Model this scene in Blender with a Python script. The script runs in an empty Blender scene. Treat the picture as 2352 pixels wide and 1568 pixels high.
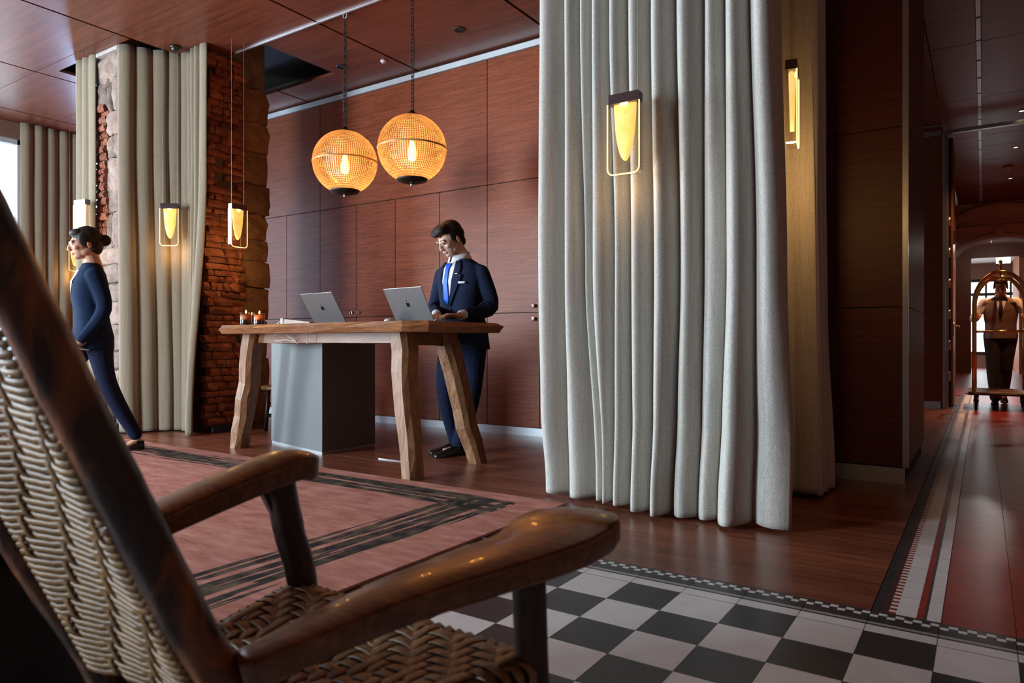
import bpy, bmesh, math, random
from mathutils import Vector, Matrix, Euler, noise as mnoise
random.seed(7)
R = math.radians
SC = bpy.context.scene
COL = SC.collection

# ------------------------------------------------------------------ camera
TH = math.atan(1082/1617.0)
SN, CS = math.sin(TH), math.cos(TH)
cam = bpy.data.cameras.new('camera'); cam_o = bpy.data.objects.new('camera', cam); COL.objects.link(cam_o)
cam.lens = 24.75; cam.sensor_width = 36; cam.clip_start = 0.05; cam.clip_end = 200
cam_o.location = (0, 0, 0.86); cam_o.rotation_euler = (R(90), 0, TH)
cam.dof.use_dof = True; cam.dof.focus_distance = 4.8; cam.dof.aperture_fstop = 5.0
SC.camera = cam_o
ZC = 3.62          # ceiling
YB = 5.43          # back wall

# ------------------------------------------------------------------ world, daylight, exposure
w = bpy.data.worlds.new('sky'); SC.world = w; w.use_nodes = True
w.node_tree.nodes['Background'].inputs[0].default_value = (0.78, 0.9, 1.0, 1)
w.node_tree.nodes['Background'].inputs[1].default_value = 4.0
SC.view_settings.view_transform = 'Standard'; SC.view_settings.look = 'None'
SC.view_settings.gamma = 1; SC.view_settings.use_curve_mapping = False
SC.view_settings.exposure = 0.0
SC.cycles.max_bounces = 8; SC.cycles.diffuse_bounces = 4; SC.cycles.transparent_max_bounces = 24
SC.cycles.caustics_reflective = False; SC.cycles.caustics_refractive = False
SC.cycles.sample_clamp_indirect = 6
try: SC.cycles.use_denoising = True
except Exception: pass

def area(name, loc, rot, sx, sy, power, col):
    l = bpy.data.lights.new(name, 'AREA'); l.shape = 'RECTANGLE'; l.size = sx; l.size_y = sy
    l.energy = power; l.color = col
    o = bpy.data.objects.new(name, l); COL.objects.link(o); o.location = loc; o.rotation_euler = rot
    return o
DAY = (0.74, 0.89, 1.0)
# daylight entering by the street windows behind the camera and by the tall windows of the left wall
area('daylight_street_window', (-7.0, -4.05, 1.9), (R(90), 0, 0), 1.7, 2.4, 980, DAY)
area('daylight_left_window', (-10.0, -0.6, 1.9), (0, R(-90), 0), 3.0, 3.4, 700, DAY)
area('daylight_left_window_rear', (-10.0, 5.02, 1.8), (0, R(-90), 0), 3.0, 0.7, 170, (0.36, 0.56, 1.0))
area('daylight_hall_window', (0.5, 27.6, 1.7), (R(-90), 0, 0), 2.4, 2.4, 9, (0.85, 0.93, 1.0))

# ------------------------------------------------------------------ helpers
MATS = {}
def new_mat(name):
    m = bpy.data.materials.new(name); m.use_nodes = True; MATS[name] = m
    nt = m.node_tree; b = nt.nodes['Principled BSDF']
    return m, nt, b
def N(nt, t, **kw):
    n = nt.nodes.new(t)
    for k, v in kw.items(): setattr(n, k, v)
    return n
def ramp(nt, fac, stops):
    r = N(nt, 'ShaderNodeValToRGB'); els = r.color_ramp.elements
    while len(els) < len(stops): els.new(0.5)
    for e, (p, c) in zip(els, stops): e.position = p; e.color = (*c, 1)
    nt.links.new(fac, r.inputs[0]); return r.outputs[0]
def wcoord(nt, scale=(1, 1, 1), obj=False, rot=(0, 0, 0)):
    mp = N(nt, 'ShaderNodeMapping'); mp.inputs['Scale'].default_value = scale; mp.inputs['Rotation'].default_value = rot
    if obj:
        t = N(nt, 'ShaderNodeTexCoord'); nt.links.new(t.outputs['Object'], mp.inputs[0])
    else:
        g = N(nt, 'ShaderNodeNewGeometry'); nt.links.new(g.outputs['Position'], mp.inputs[0])
    return mp.outputs[0]
def noise(nt, vec, scale=5, detail=4, rough=0.55, dist=0.0):
    n = N(nt, 'ShaderNodeTexNoise'); n.inputs['Scale'].default_value = scale; n.inputs['Detail'].default_value = detail
    n.inputs['Roughness'].default_value = rough; n.inputs['Distortion'].default_value = dist
    nt.links.new(vec, n.inputs['Vector']); return n.outputs['Fac']
def bump(nt, b, fac, strength, dist=0.01):
    bp = N(nt, 'ShaderNodeBump'); bp.inputs['Strength'].default_value = strength; bp.inputs['Distance'].default_value = dist
    nt.links.new(fac, bp.inputs['Height']); nt.links.new(bp.outputs[0], b.inputs['Normal'])
def vary(nt, colsock, amount):
    """per-object brightness variation"""
    oi = N(nt, 'ShaderNodeObjectInfo'); mr = N(nt, 'ShaderNodeMapRange')
    mr.inputs[3].default_value = 1-amount; mr.inputs[4].default_value = 1+amount
    nt.links.new(oi.outputs['Random'], mr.inputs[0])
    h = N(nt, 'ShaderNodeHueSaturation'); nt.links.new(mr.outputs[0], h.inputs['Value']); nt.links.new(colsock, h.inputs['Color'])
    return h.outputs[0]
def plain(name, col, rough=0.5, metal=0.0, var=0.12, scale=8, bstr=0.0, bscale=60, obj_var=0, spec=0.5):
    m, nt, b = new_mat(name)
    v = wcoord(nt)
    f = noise(nt, v, scale)
    c0 = tuple(max(0, x*(1-var)) for x in col); c1 = tuple(min(1, x*(1+var)) for x in col)
    c = ramp(nt, f, [(0.3, c0), (0.7, c1)])
    if obj_var: c = vary(nt, c, obj_var)
    nt.links.new(c, b.inputs['Base Color'])
    b.inputs['Roughness'].default_value = rough; b.inputs['Metallic'].default_value = metal
    b.inputs['Specular IOR Level'].default_value = spec
    if bstr: bump(nt, b, noise(nt, v, bscale, 3), bstr, 0.004)
    return m
def wood(name, dark, mid, light, grain=(1, 18, 18), scale=1.6, rough=0.35, bstr=0.05, obj_var=0.0, obj=False, dist=0.6, coat=0.0, spec=0.5):
    m, nt, b = new_mat(name)
    v = wcoord(nt, grain, obj)
    f1 = noise(nt, v, scale, 7, 0.62, dist)
    v2 = wcoord(nt, tuple(g*4 for g in grain), obj)
    f2 = noise(nt, v2, scale*1.7, 3, 0.6)
    mx = N(nt, 'ShaderNodeMath', operation='MULTIPLY_ADD'); mx.inputs[1].default_value = 0.45; nt.links.new(f2, mx.inputs[0])
    ml = N(nt, 'ShaderNodeMath', operation='MULTIPLY'); ml.inputs[1].default_value = 0.6; nt.links.new(f1, ml.inputs[0])
    nt.links.new(ml.outputs[0], mx.inputs[2])
    c = ramp(nt, mx.outputs[0], [(0.36, dark), (0.52, mid), (0.68, light)])
    if obj_var: c = vary(nt, c, obj_var)
    nt.links.new(c, b.inputs['Base Color'])
    b.inputs['Roughness'].default_value = rough
    b.inputs['Coat Weight'].default_value = coat; b.inputs['Specular IOR Level'].default_value = spec
    if bstr: bump(nt, b, mx.outputs[0], bstr, 0.004)
    return m
def emit(name, col, strength):
    m, nt, b = new_mat(name)
    b.inputs['Base Color'].default_value = (*col, 1); b.inputs['Emission Color'].default_value = (*col, 1)
    b.inputs['Emission Strength'].default_value = strength; return m
def clearglass(name, tint=(1, 1, 1), gloss=0.12, rough=0.02):
    m, nt, b = new_mat(name)
    out = nt.nodes['Material Output']; nt.nodes.remove(b)
    t = N(nt, 'ShaderNodeBsdfTransparent'); t.inputs[0].default_value = (*tint, 1)
    g = N(nt, 'ShaderNodeBsdfGlossy'); g.inputs['Roughness'].default_value = rough
    lw = N(nt, 'ShaderNodeLayerWeight'); lw.inputs[0].default_value = 0.35
    mr = N(nt, 'ShaderNodeMapRange'); mr.inputs[3].default_value = gloss*0.4; mr.inputs[4].default_value = min(1, gloss*5)
    nt.links.new(lw.outputs['Facing'], mr.inputs[0])
    mx = N(nt, 'ShaderNodeMixShader'); nt.links.new(mr.outputs[0], mx.inputs[0])
    nt.links.new(t.outputs[0], mx.inputs[1]); nt.links.new(g.outputs[0], mx.inputs[2]); nt.links.new(mx.outputs[0], out.inputs[0])
    return m

def mesh_obj(name, verts, faces, mat=None, parent=None, smooth=False, mats=None, fm=None):
    me = bpy.data.meshes.new(name); me.from_pydata([tuple(v) for v in verts], [], faces); me.update()
    for m_ in (mats or ([mat] if mat else [])): me.materials.append(m_)
    if fm: me.polygons.foreach_set('material_index', fm)
    if smooth: me.polygons.foreach_set('use_smooth', [True]*len(me.polygons))
    o = bpy.data.objects.new(name, me); COL.objects.link(o)
    if parent: o.parent = parent
    return o
def data_obj(name, me, parent=None, loc=(0, 0, 0), rot=(0, 0, 0), scale=(1, 1, 1)):
    o = bpy.data.objects.new(name, me); COL.objects.link(o); o.location = loc; o.rotation_euler = rot; o.scale = scale
    if parent: o.parent = parent
    return o
def empty(name, loc=(0, 0, 0), rz=0):
    o = bpy.data.objects.new(name, None); COL.objects.link(o); o.location = loc; o.rotation_euler = (0, 0, rz); o.empty_display_size = 0.1
    return o
def tag(o, label, cat, group=None, kind=None):
    o['label'] = label; o['category'] = cat
    if group: o['group'] = group
    if kind: o['kind'] = kind
    return o
class MB:
    def __init__(s): s.v = []; s.f = []; s.m = []
    def add(s, vs, fs, mi=0):
        k = len(s.v); s.v += [Vector(v) for v in vs]; s.f += [tuple(i+k for i in f) for f in fs]; s.m += [mi]*len(fs); return s
    def box(s, x0, x1, y0, y1, z0, z1, mi=0, bev=0):
        if bev:
            bm = bmesh.new(); bmesh.ops.create_cube(bm, size=1)
            for v in bm.verts: v.co = Vector(((x0+x1)/2+v.co.x*(x1-x0), (y0+y1)/2+v.co.y*(y1-y0), (z0+z1)/2+v.co.z*(z1-z0)))
            bmesh.ops.bevel(bm, geom=bm.edges[:], offset=bev, segments=2, affect='EDGES', profile=0.5)
            bm.verts.index_update(); s.add([v.co.copy() for v in bm.verts], [[v.index for v in f.verts] for f in bm.faces], mi); bm.free(); return s
        vs = [(x0, y0, z0), (x1, y0, z0), (x1, y1, z0), (x0, y1, z0), (x0, y0, z1), (x1, y0, z1), (x1, y1, z1), (x0, y1, z1)]
        return s.add(vs, [(3, 2, 1, 0), (4, 5, 6, 7), (0, 1, 5, 4), (1, 2, 6, 5), (2, 3, 7, 6), (3, 0, 4, 7)], mi)
    def loft(s, rings, mi=0, cap=True, closed=True):
        n = len(rings[0]); vs = [p for r in rings for p in r]; fs = []
        for i in range(len(rings)-1):
            for j in range(n if closed else n-1):
                a = i*n+j; b = i*n+(j+1) % n; fs.append((a, b, b+n, a+n))
        if cap and closed:
            fs.append(tuple(reversed(range(n)))); fs.append(tuple(range((len(rings)-1)*n, len(rings)*n)))
        return s.add(vs, fs, mi)
    def tube(s, pts, radii, n=10, mi=0, side=None, flat=1.0, jit=0, rnd=None, round_ends=False):
        """pts: centres, radii: number or (r_side, r_other); round ends closes with small caps"""
        pts = [Vector(p) for p in pts]
        if not isinstance(radii, (list, tuple)): radii = [radii]*len(pts)
        rings = []; prev = None
        P, Q = list(pts), list(radii)
        if round_ends:
            def rr(q, k): return (q[0]*k, q[1]*k) if isinstance(q, tuple) else q*k
            def mx(q): return max(q) if isinstance(q, tuple) else q
            t0 = (P[0]-P[1]).normalized(); t1 = (P[-1]-P[-2]).normalized()
            r0, r1 = Q[0], Q[-1]; p0, p1 = P[0], P[-1]
            m0, m1 = (min(r0) if isinstance(r0, tuple) else r0), (min(r1) if isinstance(r1, tuple) else r1)
            P = [p0+t0*m0*0.98, p0+t0*m0*0.8, p0+t0*m0*0.45]+P+[p1+t1*m1*0.45, p1+t1*m1*0.8, p1+t1*m1*0.98]
            Q = [rr(r0, .2), rr(r0, .6), rr(r0, .9)]+Q+[rr(r1, .9), rr(r1, .6), rr(r1, .2)]
        for i, p in enumerate(P):
            t = (P[min(i+1, len(P)-1)]-P[max(i-1, 0)]).normalized()
            ref = Vector(side) if side else (prev if prev is not None else (Vector((1, 0, 0)) if abs(t.x) < 0.9 else Vector((0, 1, 0))))
            u = (ref-t*ref.dot(t)).normalized(); v = t.cross(u); prev = u
            q = Q[i]; ru, rv = q if isinstance(q, tuple) else (q, q*flat)
            ring = []
            for j in range(n):
                a = 2*math.pi*j/n; k = 1+(jit*(rnd or random).uniform(-1, 1) if jit else 0)
                ring.append(p+u*math.cos(a)*ru*k+v*math.sin(a)*rv*k)
            rings.append(ring)
        return s.loft(rings, mi)
    def ell(s, c, r, rot=None, nu=14, nv=9, mi=0):
        c = Vector(c); vs = []; fs = []
        M = Euler(rot).to_matrix() if rot else None
        for i in range(nv+1):
            ph = math.pi*i/nv-math.pi/2
            ph = max(-1.53, min(1.53, ph))
            for j in range(nu):
                a = 2*math.pi*j/nu
                p = Vector((math.cos(ph)*math.cos(a)*r[0], math.cos(ph)*math.sin(a)*r[1], math.sin(ph)*r[2]))
                vs.append(c+(M @ p if M else p))
        for i in range(nv):
            for j in range(nu):
                fs.append((i*nu+j, i*nu+(j+1) % nu, (i+1)*nu+(j+1) % nu, (i+1)*nu+j))
        fs.append(tuple(reversed(range(nu)))); fs.append(tuple(range(nv*nu, nv*nu+nu)))
        return s.add(vs, fs, mi)
    def lathe(s, prof, n=32, c=(0, 0, 0), mi=0, cap=True):
        c = Vector(c); rings = [[c+Vector((r*math.cos(2*math.pi*j/n), r*math.sin(2*math.pi*j/n), z)) for j in range(n)] for r, z in prof]
        return s.loft(rings, mi, cap)
    def xf(s, M):
        s.v = [M @ v for v in s.v]; return s
    def build(s, name, mat=None, parent=None, smooth=False, mats=None):
        return mesh_obj(name, s.v, s.f, mat, parent, smooth, mats, s.m if mats else None)
def remesh(mb, name, mat, parent, voxel=0.006, smooth=4, fac=0.5, mats=None):
    """union of closed pieces grown into one continuous skin"""
    o = mb.build('tmp_union')
    m = o.modifiers.new('r', 'REMESH'); m.mode = 'VOXEL'; m.voxel_size = voxel
    if smooth:
        sm = o.modifiers.new('s', 'SMOOTH'); sm.factor = fac; sm.iterations = smooth
    dg = bpy.context.evaluated_depsgraph_get()
    me = bpy.data.meshes.new_from_object(o.evaluated_get(dg)); me.name = name
    me.materials.clear(); me.materials.append(mat)
    me.polygons.foreach_set('use_smooth', [True]*len(me.polygons))
    old = o.data; bpy.data.objects.remove(o); bpy.data.meshes.remove(old)
    r = bpy.data.objects.new(name, me); COL.objects.link(r); r.parent = parent
    return r
def cw(l, d, z=0):          # across / along the viewing direction, in metres, to world
    return Vector((-SN*d+CS*l, CS*d+SN*l, z))

# ------------------------------------------------------------------ materials
M_wall = wood('panel_mahogany', (0.085, 0.021, 0.009), (0.17, 0.045, 0.019), (0.255, 0.074, 0.033), (2.4, 2.4, 58), 1.5, 0.36, 0.03, 0.07, spec=0.22)
M_ceil = wood('ceiling_mahogany', (0.075, 0.023, 0.013), (0.13, 0.039, 0.021), (0.18, 0.055, 0.030), (1.0, 16, 16), 1.3, 0.36, 0.02, 0.08, spec=0.35)
M_plank = wood('floor_plank_wood', (0.085, 0.024, 0.013), (0.18, 0.053, 0.027), (0.28, 0.10, 0.055), (0.8, 14, 14), 1.5, 0.28, 0.03, 0.22)
M_desk = wood('walnut_slab', (0.085, 0.030, 0.011), (0.21, 0.082, 0.030), (0.34, 0.15, 0.062), (1.2, 13, 13), 2.0, 0.42, 0.08, 0.0, dist=1.6)
M_desk_leg = wood('walnut_leg', (0.085, 0.034, 0.014), (0.22, 0.10, 0.042), (0.37, 0.19, 0.09), (13, 13, 1.2), 2.0, 0.5, 0.08, 0.08, dist=1.8)
M_chair = wood('chair_arm_wood', (0.040, 0.013, 0.004), (0.15, 0.053, 0.015), (0.26, 0.102, 0.030), (2.2, 20, 20), 2.4, 0.32, 0.12, 0.0, dist=1.0, coat=0.15)
M_black = plain('black_void', (0.004, 0.004, 0.004), 0.9)
M_backing = plain('panel_gap_black', (0.012, 0.006, 0.005), 0.8)
M_steel = plain('brushed_steel', (0.52, 0.54, 0.56), 0.32, 0.85, 0.08)
M_baseb = plain('painted_grey_metal', (0.50, 0.55, 0.58), 0.4, 0.35, 0.06)
M_chrome = plain('chrome', (0.7, 0.7, 0.72), 0.12, 1.0, 0.03)
M_brass = plain('polished_brass', (0.72, 0.46, 0.17), 0.16, 1.0, 0.05)
M_bronze = plain('dark_bronze', (0.06, 0.045, 0.035), 0.35, 0.8, 0.1)
M_iron = plain('black_iron', (0.022, 0.017, 0.014), 0.45, 0.6, 0.1)
M_white = plain('white_plaster', (0.62, 0.60, 0.58), 0.7, 0, 0.05)
M_walldark = plain('painted_wall_umber', (0.16, 0.075, 0.05), 0.7, 0, 0.1)
M_tw = plain('tile_white', (0.60, 0.57, 0.56), 0.34, 0, 0.06, 14, 0.02, 40, 0.05)
M_tb = plain('tile_black', (0.026, 0.027, 0.030), 0.34, 0, 0.25, 14, 0.02, 40, 0.1)
M_tg = plain('tile_grey', (0.30, 0.29, 0.29), 0.36, 0, 0.08, 14)
M_tr = plain('tile_oxblood', (0.24, 0.030, 0.021), 0.30, 0, 0.16, 10, 0, 40, 0.10, 0.2)
M_tr2 = plain('tile_dark_red', (0.10, 0.026, 0.022), 0.3, 0, 0.15, 14)
M_grout = plain('grout', (0.11, 0.095, 0.09), 0.8)

# ------------------------------------------------------------------ the setting: floors
fl = MB().box(-10.4, 3.0, -4.4, 28.4, -0.10, -0.012).build('floor', M_grout)
tag(fl, 'dark reddish hardwood plank floor of the hotel lobby', 'floor', kind='structure')
rp = random.Random(3)
def plank(x0, x1, y0, y1):
    g = 0.0012
    MB().box(x0+g, x1-g, y0+g*0.6, y1-g*0.6, -0.012, 0).build('plank', M_plank, fl)
PW = 0.146
y = 2.52
row = 0
while y < 10.5:
    y1 = min(y+PW, 10.55)
    xl, xr = (-10.2, -0.298) if y < YB else (-2.6, -0.298)
    x = xl; first = True
    L = 2.15
    while x < xr-0.01:
        ln = rp.uniform(0.7, 2.0) if first else rp.uniform(1.7, 2.6); first = False
        x1 = min(x+ln, xr)
        if xr-x1 < 0.35: x1 = xr
        plank(x, x1, y, y1); x = x1
    y = y1; row += 1
# wood left of the chequered floor, mostly under the rug
y = 2.52
while y > -4.2:
    y1 = max(y-0.6, -4.2); plank(-10.2, -2.4, y1, y); y = y1
def tile_base(mb, w_, h_, mi=0):
    g = 0.0009; mb.box(g, w_-g, g, h_-g, -0.012, 0, mi)
def tmesh(name, rects, mats, w_, h_):
    mb = MB(); tile_base(mb, w_, h_)
    for (x0, x1, y0, y1, mi) in rects:
        mb.add([(x0, y0, 0.0003), (x1, y0, 0.0003), (x1, y1, 0.0003), (x0, y1, 0.0003)], [(0, 1, 2, 3)], mi)
    me = bpy.data.meshes.new(name); me.from_pydata([tuple(v) for v in mb.v], [], mb.f)
    for m_ in mats: me.materials.append(m_)
    me.polygons.foreach_set('material_index', mb.m); me.update(); return me
T = 0.188
fc = MB().box(-2.40, 1.6, -4.3, 2.52, -0.02, -0.011).build('floor_checker', M_grout)
tag(fc, 'black and white chequered cement tile floor in the foreground', 'floor', kind='structure')
me_w = tmesh('tile_w', [], [M_tw], T, T); me_b = tmesh('tile_b', [], [M_tb], T, T)
XG = -0.297
rect = []
for k in range(4):
    p = T/4
    rect.append((k*p+0.001, k*p+p/2, 0.133, 0.154, 1)); rect.append((k*p+p/2, (k+1)*p-0.001 if k == 3 else (k+1)*p, 0.154, 0.175, 1))
rect += [(0.001, T-0.001, 0.070, 0.086, 2), (0.001, T-0.001, 0.0015, 0.058, 1)]
me_border = tmesh('tile_border', rect, [M_tb, M_tw, M_tg], T, 0.19)
for i in range(-9, 6):
    data_obj('border_tile', me_border, fc, (XG+i*T, 2.325, 0))
for j in range(12):
    for i in range(-9, 6):
        # the first tile right of the hall edge line is black in the top row
        data_obj('tile', me_b if (i+j) % 2 == 0 else me_w, fc, (XG+i*T, 2.325-(j+1)*T, 0))
MB().box(XG-9*T, XG+6*T, -4.2, 2.325-12*T-0.002, -0.012, -0.001).build('tile_field', M_tg, fc)
fh = MB().box(-0.297, 2.2, 2.516, 28.2, -0.02, -0.003).build('floor_hall', plain('grout_light', (0.30, 0.20, 0.17), 0.8))
tag(fh, 'dark red cement tile floor of the hallway with a striped border', 'floor', kind='structure')
rect = [(0.068, 0.124, 0.001, T-0.001, 1), (0.124, 0.144, 0.001, T-0.001, 2), (0.152, 0.189, 0.001, T-0.001, 1)]
for k in range(5):
    p = T/5
    rect.append((0.027, 0.047, k*p, k*p+p/2, 3)); rect.append((0.047, 0.068, k*p, k*p+p/2, 2)); rect.append((0.047, 0.068, k*p+p/2, min((k+1)*p, T-0.001), 1))
me_str = tmesh('tile_stripe', rect, [M_tb, M_tw, M_tr, M_tr2], 0.19, T)
me_red = tmesh('tile_red', [], [M_tr], T*1.0, T)
for j in range(58):
    yy = 2.516+j*T
    data_obj('border_tile', me_str, fh, (-0.297, yy, 0))
    for i in range(5 if j > 14 else 3):
        data_obj('tile', me_red, fh, (-0.106+i*T, yy, 0))
ye = 2.516+58*T
rest = MB()
for yy0 in range(40):
    a = ye+yy0*0.376
    if a > 28: break
    for i in range(-2, 6): rest.box(-0.106+i*0.376+0.002, -0.106+(i+1)*0.376-0.002, a+0.002, a+0.374, -0.012, 0)
o = rest.build('far_tile', M_tr, fh); o['kind'] = 'stuff'
o = MB().box(0.84, 2.2, 2.516, ye, -0.012, -0.0005).build('tile_field', M_tr, fh)

# ------------------------------------------------------------------ back wall with cupboard doors
wb = MB().box(-10.4, -1.4, YB+0.02, YB+0.2, 0, ZC+0.34).build('wall_back', M_backing)
tag(wb, 'tall mahogany panelled wall with flush cupboard doors behind the desk', 'wall', kind='structure')
G = 0.004
def wpanel(x0, x1, z0, z1, nm='panel'):
    return MB().box(x0+G, x1-G, YB, YB+0.02, z0+G, z1-G).build(nm, M_wall, wb)
up = [-10.3, -8.6, -6.255, -3.917, -1.4]
for a, b in zip(up, up[1:]): wpanel(a, b, 2.345, 3.54)
lo = [-10.3, -9.2, -8.0, -6.84, -6.255, -5.676, -5.10, -4.505, -3.917, -3.332, -2.75, -2.1, -1.4]
knob = MB().box(-0.016, 0.016, -0.012, 0.012+0.0, -0.016, 0.016, 0, 0.003).box(-0.006, 0.006, 0.01, 0.026, -0.006, 0.006)
kme = knob.build('knob_proto', M_chrome); kd = kme.data; bpy.data.objects.remove(kme)
def knob_at(par, x, z): data_obj('knob', kd, par, (x, YB-0.022, z))
for i, (a, b) in enumerate(zip(lo, lo[1:])):
    d1 = wpanel(a, b, 1.125, 2.345, 'cupboard_door'); d2 = wpanel(a, b, 0.075, 1.125, 'cupboard_door')
    if abs(a+6.255) < 0.01: knob_at(d1, b-0.05, 1.175)
    if abs(a+5.676) < 0.01: knob_at(d1, a+0.05, 1.175)
    if abs(b+3.332) < 0.01: knob_at(d1, b-0.055, 1.185); knob_at(d2, b-0.055, 1.065)
    if abs(a+5.10) < 0.01: knob_at(d2, b-0.05, 1.06)
tag(MB().box(-10.3, -1.4, YB-0.004, YB+0.02, 0, 0.072).build('baseboard_back', M_baseb), 'grey metal skirting strip along the mahogany wall', 'baseboard', kind='structure')
tag(MB().box(-10.3, -1.4, YB-0.006, YB+0.02, 3.545, 3.60).build('trim_1', M_baseb), 'grey metal strip where mahogany wall meets the ceiling', 'trim', kind='structure')

# ------------------------------------------------------------------ ceiling panels
ce = MB().box(-10.4, 3.0, -4.4, 16.9, ZC+0.30, ZC+0.36).build('ceiling', M_black)
tag(ce, 'mahogany panel ceiling with dark shadow gaps', 'ceiling', kind='structure')
cx = [-10.2, -9.62, -8.06, -6.46, -4.79, -3.21, -1.63, -0.42]
cy = [-4.3, -1.95, -0.2, 1.54, 3.28, 4.14, 5.02, YB+0.02]
for i, (a, b) in enumerate(zip(cx, cx[1:])):
    for a2, b2 in zip(cy, cy[1:]):
        if b <= -6.4 and a >= -8.1 and a2 > 3.2 and a2 < 4.9:      # recess round the stone pillar
            if a2 < 4:
                MB().box(a+0.013, b-0.013, a2+0.003, 3.40, ZC, ZC+0.03).build('ceiling_panel', M_ceil, ce)
                MB().box(a+0.013, -7.85, 3.40, b2-0.003, ZC, ZC+0.03).build('ceiling_panel', M_ceil, ce) if a < -7 else None
            continue
        if a >= -6.5 and b < -4.7 and 4.1 < a2 < 5.0:
            MB().box(-5.55, b-0.013, a2+0.003, b2-0.003, ZC, ZC+0.03).build('ceiling_panel', M_ceil, ce); continue
        MB().box(a+0.013, b-0.013, a2+0.003, b2-0.003, ZC, ZC+0.03).build('ceiling_panel', M_ceil, ce)
hy = [-4.3, 2.45, 4.22, 6.0, 7.78, 9.56, 11.34, 12.0, 12.9, 13.9, 15.0, 16.0, 16.9]
for a2, b2 in zip(hy, hy[1:]):
    for a, b in ((-0.42, -0.055), (-0.015, 2.4)):
        MB().box(a+0.002, b-0.002, a2+0.006, b2-0.006, ZC, ZC+0.03).build('ceiling_panel', M_ceil, ce)
for a2, b2 in ((6.5, 8.3), (8.3, 10.5)):
    MB().box(-2.6, -0.43, a2+0.006, b2-0.006, ZC, ZC+0.03).build('ceiling_panel', M_ceil, ce)
tr = MB()
for k in range(22):
    a = 5.0+k*0.55; tr.box(-0.052, -0.018, a, a+0.51, ZC-0.006, ZC+0.02)
tag(tr.build('ceiling_track', M_steel), 'slim steel lighting track running along the hallway ceiling', 'track')
tag(MB().box(-5.95, 0.0-1.7, 4.118, 4.135, ZC-0.012, ZC+0.01).build('ceiling_rail', M_steel), 'thin steel rail in the ceiling above the desk', 'rail')
def downlight(x, y, label, on=False, r=0.055):
    t = empty('downlight', (x, y, ZC)); tag(t, label, 'downlight')
    MB().lathe([(r*0.72, 0.0), (r, 0.0), (r, -0.008), (r*0.72, -0.004)], 20, cap=False).build('ring', M_bronze, t, True)
    MB().lathe([(r*0.72, 0.02), (r*0.70, -0.001), (0.001, -0.001)], 20, cap=False).build('lens', emit('lens_on', (1, 0.75, 0.45), 6) if on else M_black, t)
    return t
downlight(-3.85, 4.92, 'unlit round downlight in the ceiling near mahogany wall, nearest the big curtain')
downlight(-5.35, 4.92, 'unlit round downlight in the dark ceiling corner left of the pendant globes')
for i, yy in enumerate((10.4, 12.3, 14.6)):
    downlight(0.385, yy, ['lit hallway downlight closest to the lobby', 'lit hallway downlight just beyond the ceiling strip', 'lit hallway downlight nearest the white arch'][i], True, 0.04)
    s = bpy.data.lights.new('hall_spot', 'SPOT'); s.energy = [170, 420, 150][i]; s.color = [(1, 0.42, 0.17), (1, 0.42, 0.17), (1, 0.84, 0.70)][i]; s.spot_size = R([95, 100, 150][i]); s.spot_blend = 0.6; s.shadow_soft_size = 0.05
    so = bpy.data.objects.new('hall_spot', s); COL.objects.link(so); so.location = (0.385, yy, ZC-0.03)
sp = empty('ceiling_camera', (-6.28, 3.72, ZC)); tag(sp, 'small dark dome camera under the ceiling beside the stone pillar', 'camera')
MB().lathe([(0.05, 0), (0.05, -0.02), (0.043, -0.024)], 20).build('housing', M_bronze, sp, True)
MB().ell((0, 0, -0.024), (0.036, 0.036, 0.032)).build('dome', plain('smoked_dome', (0.02, 0.02, 0.02), 0.08), sp, True)
for nm, (x, y_), lab in (('sprinkler', (-4.9, 5.05), 'small white ceiling sprinkler near the dark wall corner'), ('sprinkler', (-9.05, 4.62), 'small white ceiling sprinkler by the far linen curtain'), ('smoke_detector', (0.33, 13.6), 'round smoke detector on the lit hallway ceiling')):
    t = empty(nm, (x, y_, ZC)); tag(t, lab, 'detector' if 'smoke' in nm else 'sprinkler')
    rr = 0.07 if 'smoke' in nm else 0.03
    MB().lathe([(rr, 0), (rr, -rr*0.35), (rr*0.8, -rr*0.5)], 18).build('base', M_white, t, True)
    MB().lathe([(rr*0.5, -rr*0.5), (rr*0.4, -rr*0.9), (0.002, -rr*0.95)], 14).build('cap', M_chrome, t, True)

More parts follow.
